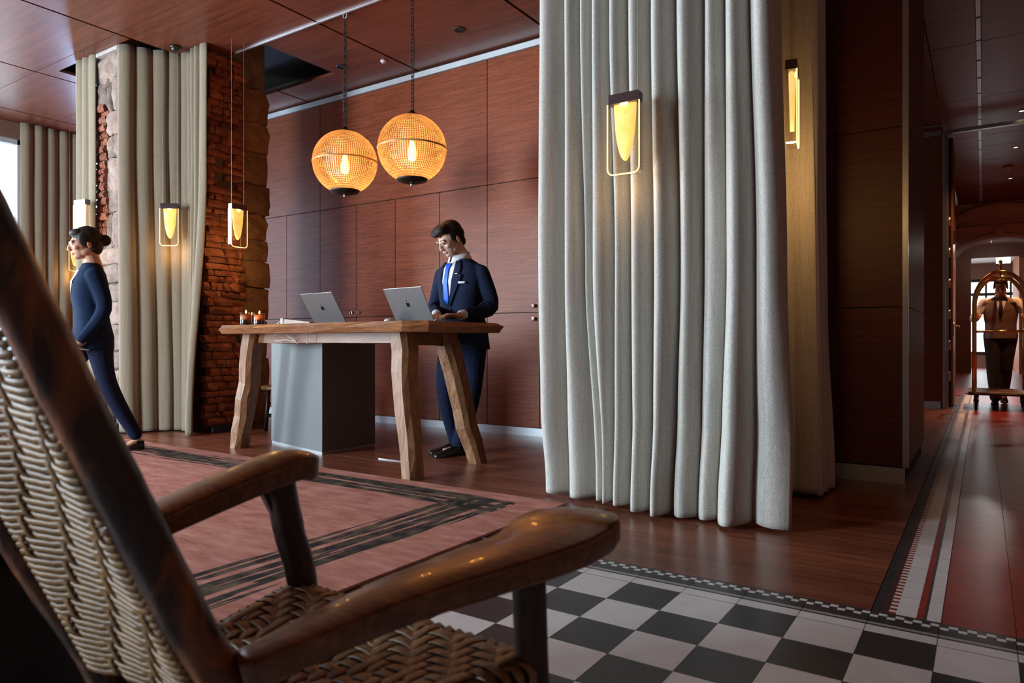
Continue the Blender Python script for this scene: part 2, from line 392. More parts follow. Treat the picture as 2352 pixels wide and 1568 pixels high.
# ------------------------------------------------------------------ remaining walls
M_outer = plain('wall_umber', (0.17, 0.09, 0.065), 0.75, 0, 0.1)
wl = MB().box(-10.4, -10.15, -4.4, -3.2, 0, ZC+0.34).box(-10.4, -10.15, 4.0, 4.6, 0, ZC+0.34).box(-10.4, -10.15, 5.42, 5.6, 0, ZC+0.34).box(-10.4, -10.15, -3.2, 4.0, 3.42, ZC+0.34).box(-10.4, -10.15, -3.2, 4.0, 0, 0.35).box(-10.4, -10.15, 4.6, 5.42, 3.42, ZC+0.34).box(-10.4, -10.15, 4.6, 5.42, 0, 0.3).build('wall_left', M_outer)
tag(wl, 'lobby wall with tall bright windows at the far left', 'wall', kind='structure')
M_pane = clearglass('window_glass', (0.95, 0.98, 1.0), 0.06)
M_frame = plain('window_frame_grey', (0.45, 0.47, 0.48), 0.45)
def window_x(n, y0, y1, z0, z1, label):
    f = MB().box(-10.3, -10.2, y0, y0+0.06, z0, z1).box(-10.3, -10.2, y1-0.06, y1, z0, z1).box(-10.3, -10.2, y0, y1, z0, z0+0.06).box(-10.3, -10.2, y0, y1, z1-0.06, z1)
    f = f.build('window_%d' % n, M_frame); tag(f, label, 'window', kind='structure')
    k = max(1, int((y1-y0)/1.6))
    for i in range(k):
        a = y0+0.06+(y1-y0-0.12)*i/k; b = y0+0.06+(y1-y0-0.12)*(i+1)/k
        MB().box(-10.26, -10.25, a+0.02, b-0.02, z0+0.06, z1-0.06).build('pane', M_pane, f)
        if i: MB().box(-10.29, -10.21, a-0.02, a+0.02, z0+0.06, z1-0.06).build('mullion', M_frame, f)
window_x(1, -3.2, 4.0, 0.35, 3.42, 'tall bright window at the far left edge behind the armchair back post')
window_x(2, 4.6, 5.42, 0.3, 3.42, 'narrow bright window hidden behind the stone pillar')
wr = MB().box(-10.4, -8.0, -4.4, -4.15, 0, ZC+0.34).box(-6.0, 3.0, -4.4, -4.15, 0, ZC+0.34).box(-8.0, -6.0, -4.4, -4.15, 3.3, ZC+0.34).box(-8.0, -6.0, -4.4, -4.15, 0, 0.5).build('wall_rear', M_outer)
tag(wr, 'lobby wall behind the viewer with street windows', 'wall', kind='structure')
wf = MB()
for a, b in ((-8.0, -7.94), (-7.03, -6.97), (-6.06, -6.0)): wf.box(a, b, -4.32, -4.22, 0.5, 3.3)
wf.box(-7.94, -6.06, -4.32, -4.22, 0.5, 0.56).box(-7.94, -6.06, -4.32, -4.22, 3.24, 3.3)
wf = wf.build('window_3', M_frame); tag(wf, 'wide street window behind the viewer', 'window', kind='structure')
for a, b in ((-7.94, -7.03), (-6.97, -6.06)): MB().box(a, b, -4.275, -4.265, 0.56, 3.24).build('pane', M_pane, wf)
tag(MB().box(2.2, 2.4, -4.4, 28.4, 0, ZC+0.34).build('wall_right', M_walldark), 'umber painted wall along the right side of the hallway', 'wall', kind='structure')

# ------------------------------------------------------------------ panelled block between lobby and hallway
pc = MB().box(-2.0, -0.395, 4.86, 6.24, 0, ZC).build('wall_column', M_backing)
tag(pc, 'mahogany clad block with shade in its colour between the curtains and the hallway', 'wall', kind='structure')
zz = [0.10, 1.07, 2.16, ZC]
M_wall_shaded = wood('shaded_mahogany', (0.048, 0.010, 0.005), (0.098, 0.022, 0.010), (0.145, 0.036, 0.016), (2.4, 2.4, 58), 1.5, 0.5, 0.03, 0.07)  # darker copy of the panel mahogany, the block's shade put into its colour
for a, b in zip(zz, zz[1:]):
    MB().box(-2.0, -0.405, 4.84, 4.86, a+0.003, b-0.003).build('panel', M_wall_shaded, pc)
    MB().box(-0.395, -0.377, 4.865, 6.26, a+0.003, b-0.003).build('panel', M_wall_shaded, pc)
tag(MB().box(-2.0, -0.392, 4.828, 4.86, 0, 0.095).build('baseboard_column', M_baseb), 'grey metal skirting at the foot of the mahogany block', 'baseboard', kind='structure')
tag(MB().box(-0.404, -0.372, 4.832, 4.866, 0.10, ZC).build('trim_2', M_steel), 'upright steel corner strip on the mahogany block', 'trim', kind='structure')
# hallway doorway
wc = MB().box(-2.6, -0.43, 10.55, 10.75, 0, ZC).build('wall_doorway', M_wall)
tag(wc, 'very dark panelled wall beside the hallway doorway', 'wall', kind='structure')
MB().box(-2.6, -0.45, 10.53, 10.55, 0, 0.09).build('skirting', M_baseb, wc)
MB().box(-2.6, -0.44, 10.52, 10.55, 3.50, 3.56).build('top_strip', M_steel, wc)
tag(MB().box(-0.43, 2.2, 10.56, 10.62, 3.515, 3.56).build('trim_3', M_steel), 'thin steel strip crossing the hallway under the ceiling', 'trim', kind='structure')
tag(MB().box(-0.428, -0.402, 10.50, 10.78, 0, 3.52).box(-0.395, -0.372, 10.54, 10.78, 0, 3.52).build('trim_4', M_steel), 'steel jamb of the hallway doorway', 'trim', kind='structure')
dl = empty('door_1', (-0.345, 10.72, 0)); tag(dl, 'tall brown wooden door folded open along the hallway', 'door', kind='structure')
M_door = wood('door_wood', (0.10, 0.035, 0.012), (0.2, 0.085, 0.035), (0.27, 0.125, 0.055), (20, 20, 1.2), 1.5, 0.4, 0.03)
MB().box(-0.022, 0.022, 0, 0.86, 0.01, 3.49, 0, 0.003).build('leaf', M_door, dl)
MB().box(-0.026, 0.0, -0.012, 0.0, 0.01, 3.49).build('edge_strip', M_iron, dl)
for z in (0.35, 0.75, 1.15, 1.55, 1.95, 2.35):
    MB().tube([(-0.012, -0.018, z), (-0.012, -0.018, z+0.12)], 0.012, 8).build('hinge', M_chrome, dl, True)
h = MB().box(0.022, 0.034, 0.06, 0.10, 0.93, 1.12).tube([(0.03, 0.08, 1.06), (0.075, 0.08, 1.06), (0.08, 0.2, 1.06)], 0.009, 8).build('handle', M_brass, dl, True)
MB().box(0.022, 0.05, 0.05, 0.075, 2.12, 2.30, 0, 0.004).build('top_bolt', M_brass, dl)
# hallway beyond: panelled walls, arch, inner doorway and bright windows
wh = MB().box(-0.75, -0.5, 11.7, 16.9, 0, ZC).build('wall_hall', M_wall)
tag(wh, 'dark panelled wall on the left of the inner hallway', 'wall', kind='structure')
for a in (11.7, 13.0, 14.3, 15.6): MB().box(-0.5, -0.49, a+0.01, a+1.28, 0.1, 3.5).build('panel', M_wall, wh)
MB().box(-0.50, -0.47, 15.2, 15.26, 0, 3.0).build('frame_strip', M_steel, wh)
# arch wall at y = 16.9
AX, ARX, AZS, ARZ = 0.27, 0.86, 2.2, 0.71
aw = MB(); n = 28
def arch_pts(rx, rz, zs):
    return [(AX+rx*math.cos(math.pi*(1-k/n)), zs+rz*math.sin(math.pi*(1-k/n))) for k in range(n+1)]
ap = [(AX-ARX, 0)]+arch_pts(ARX, ARZ, AZS)+[(AX+ARX, 0)]
outer = [(-2.6, 0)]+[(-2.6+(4.8)*k/n, ZC+0.3) for k in range(n+1)]+[(2.2, 0)]
for yy in (16.9, 17.25):
    pass
rings = [[(x, 16.9, z) for x, z in outer], [(x, 16.9, z) for x, z in ap], [(x, 17.25, z) for x, z in ap], [(x, 17.25, z) for x, z in outer]]
aw.loft([[Vector(p) for p in r_] for r_ in rings], closed=False)
aw = aw.build('wall_arch', M_white); tag(aw, 'white plaster wall with a round arch at the end of the hallway', 'wall', kind='structure')
def archband(rx0, rx1, z0, rz0, rz1, y0, y1, name):
    a = arch_pts(rx0, rz0, z0); b = arch_pts(rx1, rz1, z0)
    m_ = MB(); m_.loft([[Vector((x, y0, z)) for x, z in b], [Vector((x, y1, z)) for x, z in b], [Vector((x, y1, z)) for x, z in a], [Vector((x, y0, z)) for x, z in a]], closed=False)
    return m_.build(name, M_white, aw)
archband(0.86, 0.94, 2.2, 0.71, 0.79, 16.9, 16.86, 'arch_moulding')
archband(1.18, 1.28, 2.45, 1.03, 1.13, 16.9, 16.83, 'outer_moulding')
MB().box(0.19, 0.35, 16.83, 16.9, 2.90, 3.10).build('keystone', M_white, aw)
MB().box(0.21, 0.35, 16.84, 16.9, 3.40, 3.60).build('upper_keystone', M_white, aw)
MB().box(-0.9, 1.4, 16.86, 16.9, 3.13, 3.16).build('frieze_band', M_white, aw)
for k in range(12):
    MB().box(-0.55+k*0.15, -0.48+k*0.15, 16.87, 16.9, 3.19, 3.26).build('frieze_block', M_white, aw)
# room beyond the arch
tag(MB().box(-2.6, 2.2, 17.2, 28.4, 3.45, 3.5).build('ceiling_inner', M_white), 'pale boarded ceiling beyond the arch', 'ceiling', kind='structure')
tr2 = MB().box(0.16, 0.19, 17.4, 22.8, 3.425, 3.45).build('inner_ceiling_track', M_steel); tag(tr2, 'thin steel track on the pale ceiling beyond the arch', 'track')
for i, yy in enumerate((18.0, 20.4)):
    sb = MB().lathe([(0.07, 0), (0.07, -0.05), (0.05, -0.07)], 16, (0.02, yy, 3.45)).build('ceiling_speaker', M_iron, None, True)
    tag(sb, ['black ceiling speaker just beyond the arch', 'black ceiling speaker before the inner doorway'][i], 'speaker')
th_ = empty('added_track_lamp', (0.175, 20.0, 3.425)); tag(th_, 'small white lamp added to brighten the ceiling beyond the arch', 'added fill lamp')
MB().tube([(0, 0, 0), (0, 0, -0.08)], 0.012, 10).build('stem', M_steel, th_)
MB().lathe([(0.03, -0.08), (0.045, -0.10), (0.05, -0.17)], 18).build('head', M_white, th_, True)
l = bpy.data.lights.new('track_fill', 'POINT'); l.energy = 40; l.color = (1, 0.93, 0.86); l.shadow_soft_size = 0.04  # added fill with an invented lamp head, brightens ceiling and walls past the arch
lo_ = bpy.data.objects.new('track_fill', l); COL.objects.link(lo_); lo_.parent = th_; lo_.location = (0, 0, -0.28)
iw = MB().box(-1.0, -0.62, 17.3, 23.0, 0, 3.45).build('wall_inner', M_wall); tag(iw, 'dark panelled wall past the arch on the left', 'wall', kind='structure')
MB().box(-0.62, -0.60, 19.4, 19.5, 0, 3.3).build('frame_strip', M_steel, iw)
MB().box(-0.62, -0.595, 21.6, 21.72, 0, 3.3).build('frame_strip', M_steel, iw)
idw = MB().box(-2.6, -0.27, 22.95, 23.15, 0, 3.45).box(0.95, 2.2, 22.95, 23.15, 0, 3.45).box(-0.27, 0.95, 22.95, 23.15, 3.12, 3.45).build('wall_inner_doorway', M_wall)
tag(idw, 'dark wall framing the innermost doorway', 'wall', kind='structure')
M_orange = plain('orange_wall', (0.42, 0.14, 0.06), 0.6, 0, 0.06)
tag(MB().box(0.80, 0.96, 23.2, 28.3, 0, 3.45).build('wall_orange', M_orange), 'orange lit wall beside the far windows', 'wall', kind='structure')
fw = MB().box(-2.6, 2.2, 28.1, 28.3, 0, 0.45).box(-2.6, 2.2, 28.1, 28.3, 2.9, 3.5).box(-2.6, -1.3, 28.1, 28.3, 0.45, 2.9).build('wall_far', M_walldark)
tag(fw, 'far end wall of the building with windows', 'wall', kind='structure')
M_bright = emit('bright_daylight_pane', (0.86, 0.95, 1.0), 2.6)
fwin = MB()
for x in (-1.3, -0.62, 0.08, 0.75): fwin.box(x-0.03, x+0.03, 28.08, 28.16, 0.45, 2.9)
for z in (0.47, 2.42, 2.88): fwin.box(-1.3, 0.8, 28.085, 28.15, z-0.05, z+0.05)
fwin = fwin.build('window_4', M_iron); tag(fwin, 'bright mullioned windows at the far end of the hallway', 'window', kind='structure')
for x in (-1.3, -0.62, 0.08): 
    for z0, z1 in ((0.5, 2.38), (2.46, 2.84)): MB().box(x+0.03, x+0.65, 28.12, 28.14, z0, z1).build('pane', M_bright, fwin)
pn = MB().box(0.30, 0.62, 23.5, 23.53, 3.0, 3.16).build('lit_panel', emit('lit_sign', (1, 0.98, 0.92), 5)); tag(pn, 'glowing white ceiling light box beyond the far doorway', 'light')
for x in (0.34, 0.58): MB().tube([(x, 23.515, 3.16), (x, 23.515, 3.452)], 0.006, 6).build('rod', M_steel, pn)

# ------------------------------------------------------------------ masonry pillars
def brickmat(name, a, b, c, mort=0.35):
    m, nt, bs = new_mat(name)
    v = wcoord(nt)
    f = noise(nt, v, 9, 6, 0.65); f2 = noise(nt, v, 46, 5, 0.7)
    col = ramp(nt, f, [(0.30, a), (0.50, b), (0.72, c)]); col = vary(nt, col, 0.30)
    # lime mortar smeared over some of the face
    mk = ramp(nt, noise(nt, v, 6.5, 5, 0.7), [(0.56, (0, 0, 0)), (0.66, (1, 1, 1))])
    mx = N(nt, 'ShaderNodeMixRGB'); mx.inputs[2].default_value = (0.30, 0.22, 0.16, 1)
    ml = N(nt, 'ShaderNodeMath', operation='MULTIPLY'); ml.inputs[1].default_value = mort; nt.links.new(mk, ml.inputs[0])
    nt.links.new(ml.outputs[0], mx.inputs[0]); nt.links.new(col, mx.inputs[1]); nt.links.new(mx.outputs[0], bs.inputs['Base Color'])
    bs.inputs['Roughness'].default_value = 0.9; bump(nt, bs, f2, 0.9, 0.02); return m
M_brick = brickmat('old_red_brick', (0.13, 0.035, 0.018), (0.27, 0.082, 0.040), (0.40, 0.15, 0.078), 0.35)
M_stone = brickmat('rough_pink_stone', (0.13, 0.085, 0.066), (0.24, 0.17, 0.138), (0.34, 0.26, 0.215), 0.3)
M_stone2 = brickmat('brown_stone', (0.13, 0.07, 0.035), (0.21, 0.115, 0.055), (0.28, 0.165, 0.085), 0.2)
M_mortar = brickmat('lime_mortar', (0.12, 0.085, 0.065), (0.21, 0.155, 0.12), (0.30, 0.235, 0.19), 0.3)
rb = random.Random(11)
def rough_block(seed, div, amp):
    """block -.5..+.5 in x (across) and z, front face at y=-1 (unit depth), knocked about"""
    r_ = random.Random(seed); bm = bmesh.new(); bmesh.ops.create_cube(bm, size=1)
    bmesh.ops.subdivide_edges(bm, edges=bm.edges[:], cuts=div, use_grid_fill=True)
    for v in bm.verts:
        e = sum(1 for q in v.co if abs(abs(q)-0.5) < 1e-4)
        k = 1-0.025*(e-1)
        v.co = Vector((v.co.x*k+r_.uniform(-amp, amp), v.co.y+(r_.uniform(-1, 1)*amp*2.2 if v.co.y < 0 else 0)+(0.12*(e-1) if v.co.y < 0 else 0), v.co.z*k+r_.uniform(-amp, amp)))
    me = bpy.data.meshes.new('block'); bm.to_mesh(me); bm.free()
    return me
def meshset(n, div, amp, mat, smooth=False):
    out = []
    for k in range(n):
        me = rough_block(100+k*7+div, div, amp); me.materials.append(mat)
        if smooth: me.polygons.foreach_set('use_smooth', [True]*len(me.polygons))
        out.append(me)
    return out
BR = meshset(14, 1, 0.05, M_brick); ST = meshset(8, 3, 0.055, M_stone, True); ST2 = meshset(6, 2, 0.05, M_stone2)
def lay(nm, me, par, axis, u0, u1, z0, z1, face, proud):
    """axis 'y': wall face looks to -Y at y=face, u is X; axis 'x': face looks to +X at x=face, u is Y"""
    dep = 0.10
    rz = 0 if axis == 'y' else R(90)
    c = (u0+u1)/2
    loc = (c, face-proud+dep/2, (z0+z1)/2) if axis == 'y' else (face+proud-dep/2, c, (z0+z1)/2)
    data_obj(nm, me, par, loc, (rb.uniform(-.015, .015), rb.uniform(-.012, .012), rz+rb.uniform(-.03, .03)), (u1-u0, dep, z1-z0))
pl = MB().box(-7.20, -6.72, 3.47, 4.6, 0, ZC+0.25).box(-6.72, -6.085, 3.95, 4.56, 0, ZC+0.25).build('wall_pillar', M_mortar)
tag(pl, 'old brick and stone pillar behind the left linen curtains', 'pillar', kind='structure')
# face towards the lobby (Y = 3.45): brick column and rubble stones
z = 0.12
while z < 3.05:
    hgt = rb.uniform(0.060, 0.080)
    if not (0.72 < z < 1.75):
        cut = rb.uniform(-7.11, -7.05); end = rb.uniform(-7.02, -6.94)
        lay('brick', rb.choice(BR), pl, 'y', -7.21+rb.uniform(-.02, .01), cut, z, z+hgt-0.005, 3.44, rb.uniform(0, 0.03))
        lay('brick', rb.choice(BR), pl, 'y', cut+0.007, end, z, z+hgt-0.005, 3.44, rb.uniform(0, 0.03))
    z += hgt
z = 0.10
while z < 3.28:
    hgt = rb.uniform(0.16, 0.34)
    left = -7.19 if 0.72 < z < 1.75 else -6.97
    if rb.random() < 0.45:
        c = rb.uniform(left+0.10, -6.80)
        lay('stone', rb.choice(ST), pl, 'y', left+rb.uniform(0, .03), c-0.01, z, z+hgt-0.016, 3.44, rb.uniform(0, 0.03))
        lay('stone', rb.choice(ST), pl, 'y', c+0.01, -6.70, z, z+hgt-0.016, 3.44, rb.uniform(0, 0.03))
    else:
        lay('stone', rb.choice(ST), pl, 'y', left+rb.uniform(0, .04), -6.70, z, z+hgt-0.016, 3.44, rb.uniform(0, 0.035))
    z += hgt
lay('stone', ST[1], pl, 'y', -7.2, -6.95, 3.1, 3.34, 3.44, 0.02); lay('brick', BR[2], pl, 'y', -7.22, -6.98, 3.06, 3.14, 3.44, 0.04)
lay('stone', ST[3], pl, 'y', -7.19, -6.71, 3.33, 3.60, 3.44, 0.012)
# brick return (X = -6.0)
z = 0.07
while z < 3.58:
    hgt = rb.uniform(0.056, 0.084)
    u = 3.88+rb.uniform(-0.02, 0.03); endu = 4.27+rb.uniform(-0.02, 0.035)
    while u < endu-0.03:
        ln = rb.choice((0.06, 0.07, 0.11, 0.12, 0.18, 0.22))*rb.uniform(0.85, 1.15); u1 = min(u+ln, endu)
        if endu-u1 < 0.04: u1 = endu
        if rb.random() > 0.04: lay('brick', rb.choice(BR), pl, 'x', u, u1-0.004, z, z+hgt-0.004, -6.03, rb.uniform(0.0, 0.04))
        u = u1
    z += hgt
# stone jamb behind it
z = 0.05
while z < 3.3:
    hgt = rb.uniform(0.20, 0.38)
    lay('stone', rb.choice(ST2), pl, 'x', 4.25, 4.60+rb.uniform(-0.025, 0.02), z, z+hgt-0.008, -6.05, rb.uniform(0, 0.012)); z += hgt
tag(MB().box(-7.22, -6.70, 3.40, 3.44, 0, 0.09).build('baseboard_pillar', plain('black_skirting', (0.02, 0.02, 0.022), 0.5)), 'black skirting at the foot of the stone pillar', 'baseboard', kind='structure')
tag(MB().box(-6.02, -5.98, 3.92, 4.28, 0, 0.07).build('baseboard_brick', MATS['black_skirting']), 'black skirting below the dark brick face', 'baseboard', kind='structure')
tag(MB().box(-7.22, -6.70, 3.40, 3.47, ZC-0.035, ZC-0.001).build('trim_5', plain('old_plaster', (0.30, 0.27, 0.25), 0.9)), 'pale plaster edge where stone pillar meets ceiling', 'trim', kind='structure')
# pillar inside the big curtain
p3 = MB().box(-1.95, -0.98, 3.62, 4.75, 0, ZC+0.25).build('wall_pillar_right', M_stone2); tag(p3, 'dark brick pillar hidden inside the big curtain', 'pillar', kind='structure')
z = 0.05
while z < 3.55:
    hgt = rb.uniform(0.06, 0.08); lay('brick', rb.choice(BR), p3, 'x', 3.63, 3.80, z, z+hgt-0.01, -0.97, rb.uniform(0, 0.02)); lay('brick', rb.choice(BR), p3, 'x', 3.81, 4.02, z, z+hgt-0.01, -0.97, rb.uniform(0, 0.02)); z += hgt

# ------------------------------------------------------------------ curtains
def clothmat(name, col, obj=False):
    m, nt, b = new_mat(name)
    v = wcoord(nt)
    f = noise(nt, v, 260, 3, 0.7); v2 = wcoord(nt, (90, 90, 4)); f2 = noise(nt, v2, 1.0, 3)
    mx = N(nt, 'ShaderNodeMath', operation='MULTIPLY_ADD'); mx.inputs[1].default_value = 0.8; nt.links.new(f, mx.inputs[0])
    m2 = N(nt, 'ShaderNodeMath', operation='MULTIPLY'); m2.inputs[1].default_value = 0.2; nt.links.new(f2, m2.inputs[0]); nt.links.new(m2.outputs[0], mx.inputs[2])
    c = ramp(nt, mx.outputs[0], [(0.36, tuple(x*0.62 for x in col)), (0.62, tuple(min(1, x*1.25) for x in col))])
    nt.links.new(c, b.inputs['Base Color']); b.inputs['Roughness'].default_value = 0.95; b.inputs['Specular IOR Level'].default_value = 0.1
    b.inputs['Sheen Weight'].default_value = 0.15
    bump(nt, b, f, 0.5, 0.004); return m
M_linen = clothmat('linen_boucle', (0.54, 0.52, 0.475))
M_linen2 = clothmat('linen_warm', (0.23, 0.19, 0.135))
def interp(keys, t):
    """keys: [(t, value or list)] ascending"""
    if t <= keys[0][0]: return keys[0][1]
    for (a, va), (b, vb) in zip(keys, keys[1:]):
        if t <= b:
            k = (t-a)/(b-a); k = k*k*(3-2*k)
            return [x+(y_-x)*k for x, y_ in zip(va, vb)] if isinstance(va, (list, tuple)) else va+(vb-va)*k
    return keys[-1][1]
def curtain(name, label, axis, base, foldkeys, ampkeys, z0, z1, mat, per=14, nz=46, peak=0.4, sgn=-1, basekeys=None, sag=None, parent=None, power=0.75):
    """hangs along X (axis 'x', folds bulge along Y by sgn) or along Y (axis 'y')"""
    nfold = len(foldkeys[0][1])-1; verts = []; cols = nfold*per+1
    for iz in range(nz+1):
        z = z0+(z1-z0)*(iz/nz)**1.25
        F = interp(foldkeys, z); A = interp(ampkeys, z); B = interp(basekeys, z) if basekeys else [base]*len(F)
        for i in range(cols):
            k, s = divmod(i, per); s /= per
            if k == nfold: k, s = nfold-1, 1.0
            u = F[k]+(F[k+1]-F[k])*s
            ss = 0.5*s/peak if s < peak else 0.5+0.5*(s-peak)/(1-peak)
            h = math.sin(math.pi*ss)**power
            b_ = B[k]+(B[k+1]-B[k])*s
            wob = 0.006*mnoise.noise(Vector((u*9, z*1.3, k)))
            off = b_+sgn*(A[k]*h+wob)
            zz_ = z if iz else z0+(sag[k]+(sag[k+1]-sag[k])*s if sag else 0)
            verts.append((u, off, zz_) if axis == 'x' else (off, u, zz_))
    faces = [(a*cols+b, a*cols+b+1, (a+1)*cols+b+1, (a+1)*cols+b) for a in range(nz) for b in range(cols-1)]
    o = mesh_obj(name, verts, faces, mat, parent, True)
    so = o.modifiers.new('thick', 'SOLIDIFY'); so.thickness = 0.004
    if label: tag(o, label, 'curtain')
    return o
top = [-2.09, -1.924, -1.829, -1.755, -1.651, -1.546, -1.42, -1.287, -1.144, -1.043, -0.927, -0.785]
mid = [-2.097, -1.919, -1.797, -1.747, -1.613, -1.526, -1.403, -1.266, -1.15, -1.037, -0.899, -0.756]
bot = [-2.085, -1.916, -1.734, -1.664, -1.60, -1.497, -1.382, -1.275, -1.15, -1.055, -0.89, -0.715]
At = [0.117, 0.091, 0.078, 0.104, 0.111, 0.117, 0.13, 0.13, 0.098, 0.111, 0.104]
Am = [0.13, 0.117, 0.065, 0.13, 0.111, 0.13, 0.137, 0.104, 0.052, 0.117, 0.078]
Ab = [0.117, 0.117, 0.078, 0.117, 0.143, 0.156, 0.156, 0.091, 0.065, 0.143, 0.052]
curtain('curtain', 'large pale linen curtain hanging in deep folds at the centre', 'x', 3.40,
        [(0.1, bot), (1.25, mid), (2.6, top)], [(0.1, Ab), (1.25, Am), (2.6, At)], 0.012, ZC+0.02, M_linen, peak=0.45, power=0.9,
        basekeys=[(0.05, [3.50, 3.46, 3.44, 3.41, 3.40, 3.39, 3.37, 3.35, 3.345, 3.345, 3.35, 3.33]), (0.5, [3.44]*3+[3.42]*4+[3.40]*5), (1.2, [3.43]*12)],
        sag=[0.01, 0, 0.012, 0, 0.02, 0.01, 0.0, 0.004, 0.0, 0.0, 0.01, 0.0])
# return of the big curtain along its right side, further back
curtain('curtain', 'warm beige linen curtain panel behind the big curtain beside the mahogany block', 'x', 4.10,
        [(0, [-1.15, -1.0, -0.86, -0.74]), (3, [-1.15, -1.02, -0.90, -0.775])], [(0, [0.02, 0.015, 0.012])], 0.03, ZC+0.02, M_linen, peak=0.5)
curtain('curtain', 'narrow folded edge of beige curtain against the mahogany block', 'y', -0.775,
        [(0, [4.10, 4.22, 4.34, 4.50]), (3, [4.10, 4.2, 4.31, 4.42])], [(0.02, [0.02, 0.03, 0.05]), (1, [0.02, 0.02, 0.02])], 0.02, ZC+0.02, M_linen, sgn=1, peak=0.5,
        basekeys=[(0, [-0.745, -0.75, -0.75, -0.77]), (2, [-0.775]*4)])
# left pillar: L-shaped set of curtains
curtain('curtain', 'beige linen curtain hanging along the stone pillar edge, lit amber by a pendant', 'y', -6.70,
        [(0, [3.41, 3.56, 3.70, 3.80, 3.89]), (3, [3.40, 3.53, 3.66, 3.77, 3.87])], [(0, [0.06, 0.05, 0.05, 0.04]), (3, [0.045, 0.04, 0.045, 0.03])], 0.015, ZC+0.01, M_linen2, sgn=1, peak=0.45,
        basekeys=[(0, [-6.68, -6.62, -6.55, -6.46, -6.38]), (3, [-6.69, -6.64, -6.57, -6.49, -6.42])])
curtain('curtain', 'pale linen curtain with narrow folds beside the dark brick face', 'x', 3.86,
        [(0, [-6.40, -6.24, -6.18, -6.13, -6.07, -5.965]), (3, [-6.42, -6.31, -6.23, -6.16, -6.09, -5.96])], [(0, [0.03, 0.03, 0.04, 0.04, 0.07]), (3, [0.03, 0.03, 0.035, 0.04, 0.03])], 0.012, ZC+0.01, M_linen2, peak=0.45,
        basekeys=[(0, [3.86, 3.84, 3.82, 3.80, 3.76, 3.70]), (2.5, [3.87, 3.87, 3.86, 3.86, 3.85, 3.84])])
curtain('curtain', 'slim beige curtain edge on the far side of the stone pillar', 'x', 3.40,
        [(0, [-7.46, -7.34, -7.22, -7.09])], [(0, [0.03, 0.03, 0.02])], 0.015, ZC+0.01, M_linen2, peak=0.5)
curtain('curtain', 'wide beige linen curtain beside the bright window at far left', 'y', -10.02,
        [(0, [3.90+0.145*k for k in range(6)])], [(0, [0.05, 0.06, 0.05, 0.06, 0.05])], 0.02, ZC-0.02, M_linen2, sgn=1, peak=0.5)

# ------------------------------------------------------------------ glass block pendants
M_gold = None
def goldleaf():
    m, nt, b = new_mat('lit_gold_core')
    v = wcoord(nt, obj=True)
    f = noise(nt, v, 14, 3)
    sp = N(nt, 'ShaderNodeSeparateXYZ'); nt.links.new(v, sp.inputs[0])
    c = ramp(nt, f, [(0.3, (1.0, 0.47, 0.09)), (0.7, (1.0, 0.62, 0.20))])
    nt.links.new(c, b.inputs['Base Color']); nt.links.new(c, b.inputs['Emission Color']); b.inputs['Emission Strength'].default_value = 1.15
    return m
M_gold = goldleaf(); M_led = emit('led_warm', (1, 0.72, 0.34), 14); M_rim = emit('glass_rim_glow', (1, 0.66, 0.26), 1.6)
M_block = clearglass('pendant_glass', (0.97, 0.95, 0.9), 0.10)
M_cap = plain('gunmetal_cap', (0.16, 0.13, 0.14), 0.16, 0.9)
M_wire = plain('steel_wire', (0.35, 0.34, 0.33), 0.4, 0.6)
PROTO = None
def make_pendant():
    """width along local X, origin at top centre of the cap"""
    Wd, Hh, Dp = 0.16, 0.395, 0.055
    parts = {}
    parts['cap'] = (MB().box(-Wd/2, Wd/2, -Dp/2, Dp/2, -0.048, 0, 0, 0.002), M_cap, False)
    # glass block: rounded lower corners
    r_ = 0.03; prof = [(-Wd/2-0.003, -0.048)]
    for k in range(7):
        a = math.pi+math.pi/2*k/6; prof.append((-Wd/2-0.003+r_+r_*math.cos(a), -Hh+r_+r_*math.sin(a)))
    for k in range(7):
        a = 1.5*math.pi+math.pi/2*k/6; prof.append((Wd/2+0.003-r_+r_*math.cos(a), -Hh+r_+r_*math.sin(a)))
    prof.append((Wd/2+0.003, -0.048))
    g = MB(); g.loft([[Vector((x, -Dp/2+0.003, z_)) for x, z_ in prof], [Vector((x, Dp/2-0.003, z_)) for x, z_ in prof]])
    parts['glass_block'] = (g, M_block, False)
    rim = MB(); pp = [Vector((x, -Dp/2+0.002, z_)) for x, z_ in prof]
    rim.tube(pp, 0.0036, 6); parts['glowing_rim'] = (rim, M_rim, True)
    core = MB(); rr = []
    for k in range(12):
        t = math.sin(math.pi/2*k/11); wv = 0.060*max(0.0008, (1-t**3))**0.5*(1-0.20*t); zz_ = -0.05-0.275*t
        rr.append([Vector((wv*math.cos(2*math.pi*j/20), 0.017*math.sin(2*math.pi*j/20)*(1-0.4*t), zz_)) for j in range(20)])
    core.loft(rr); parts['gold_core'] = (core, M_gold, True)
    parts['led'] = (MB().box(-0.018, 0.018, -0.022, -0.010, -0.056, -0.049), M_led, False)
    return parts
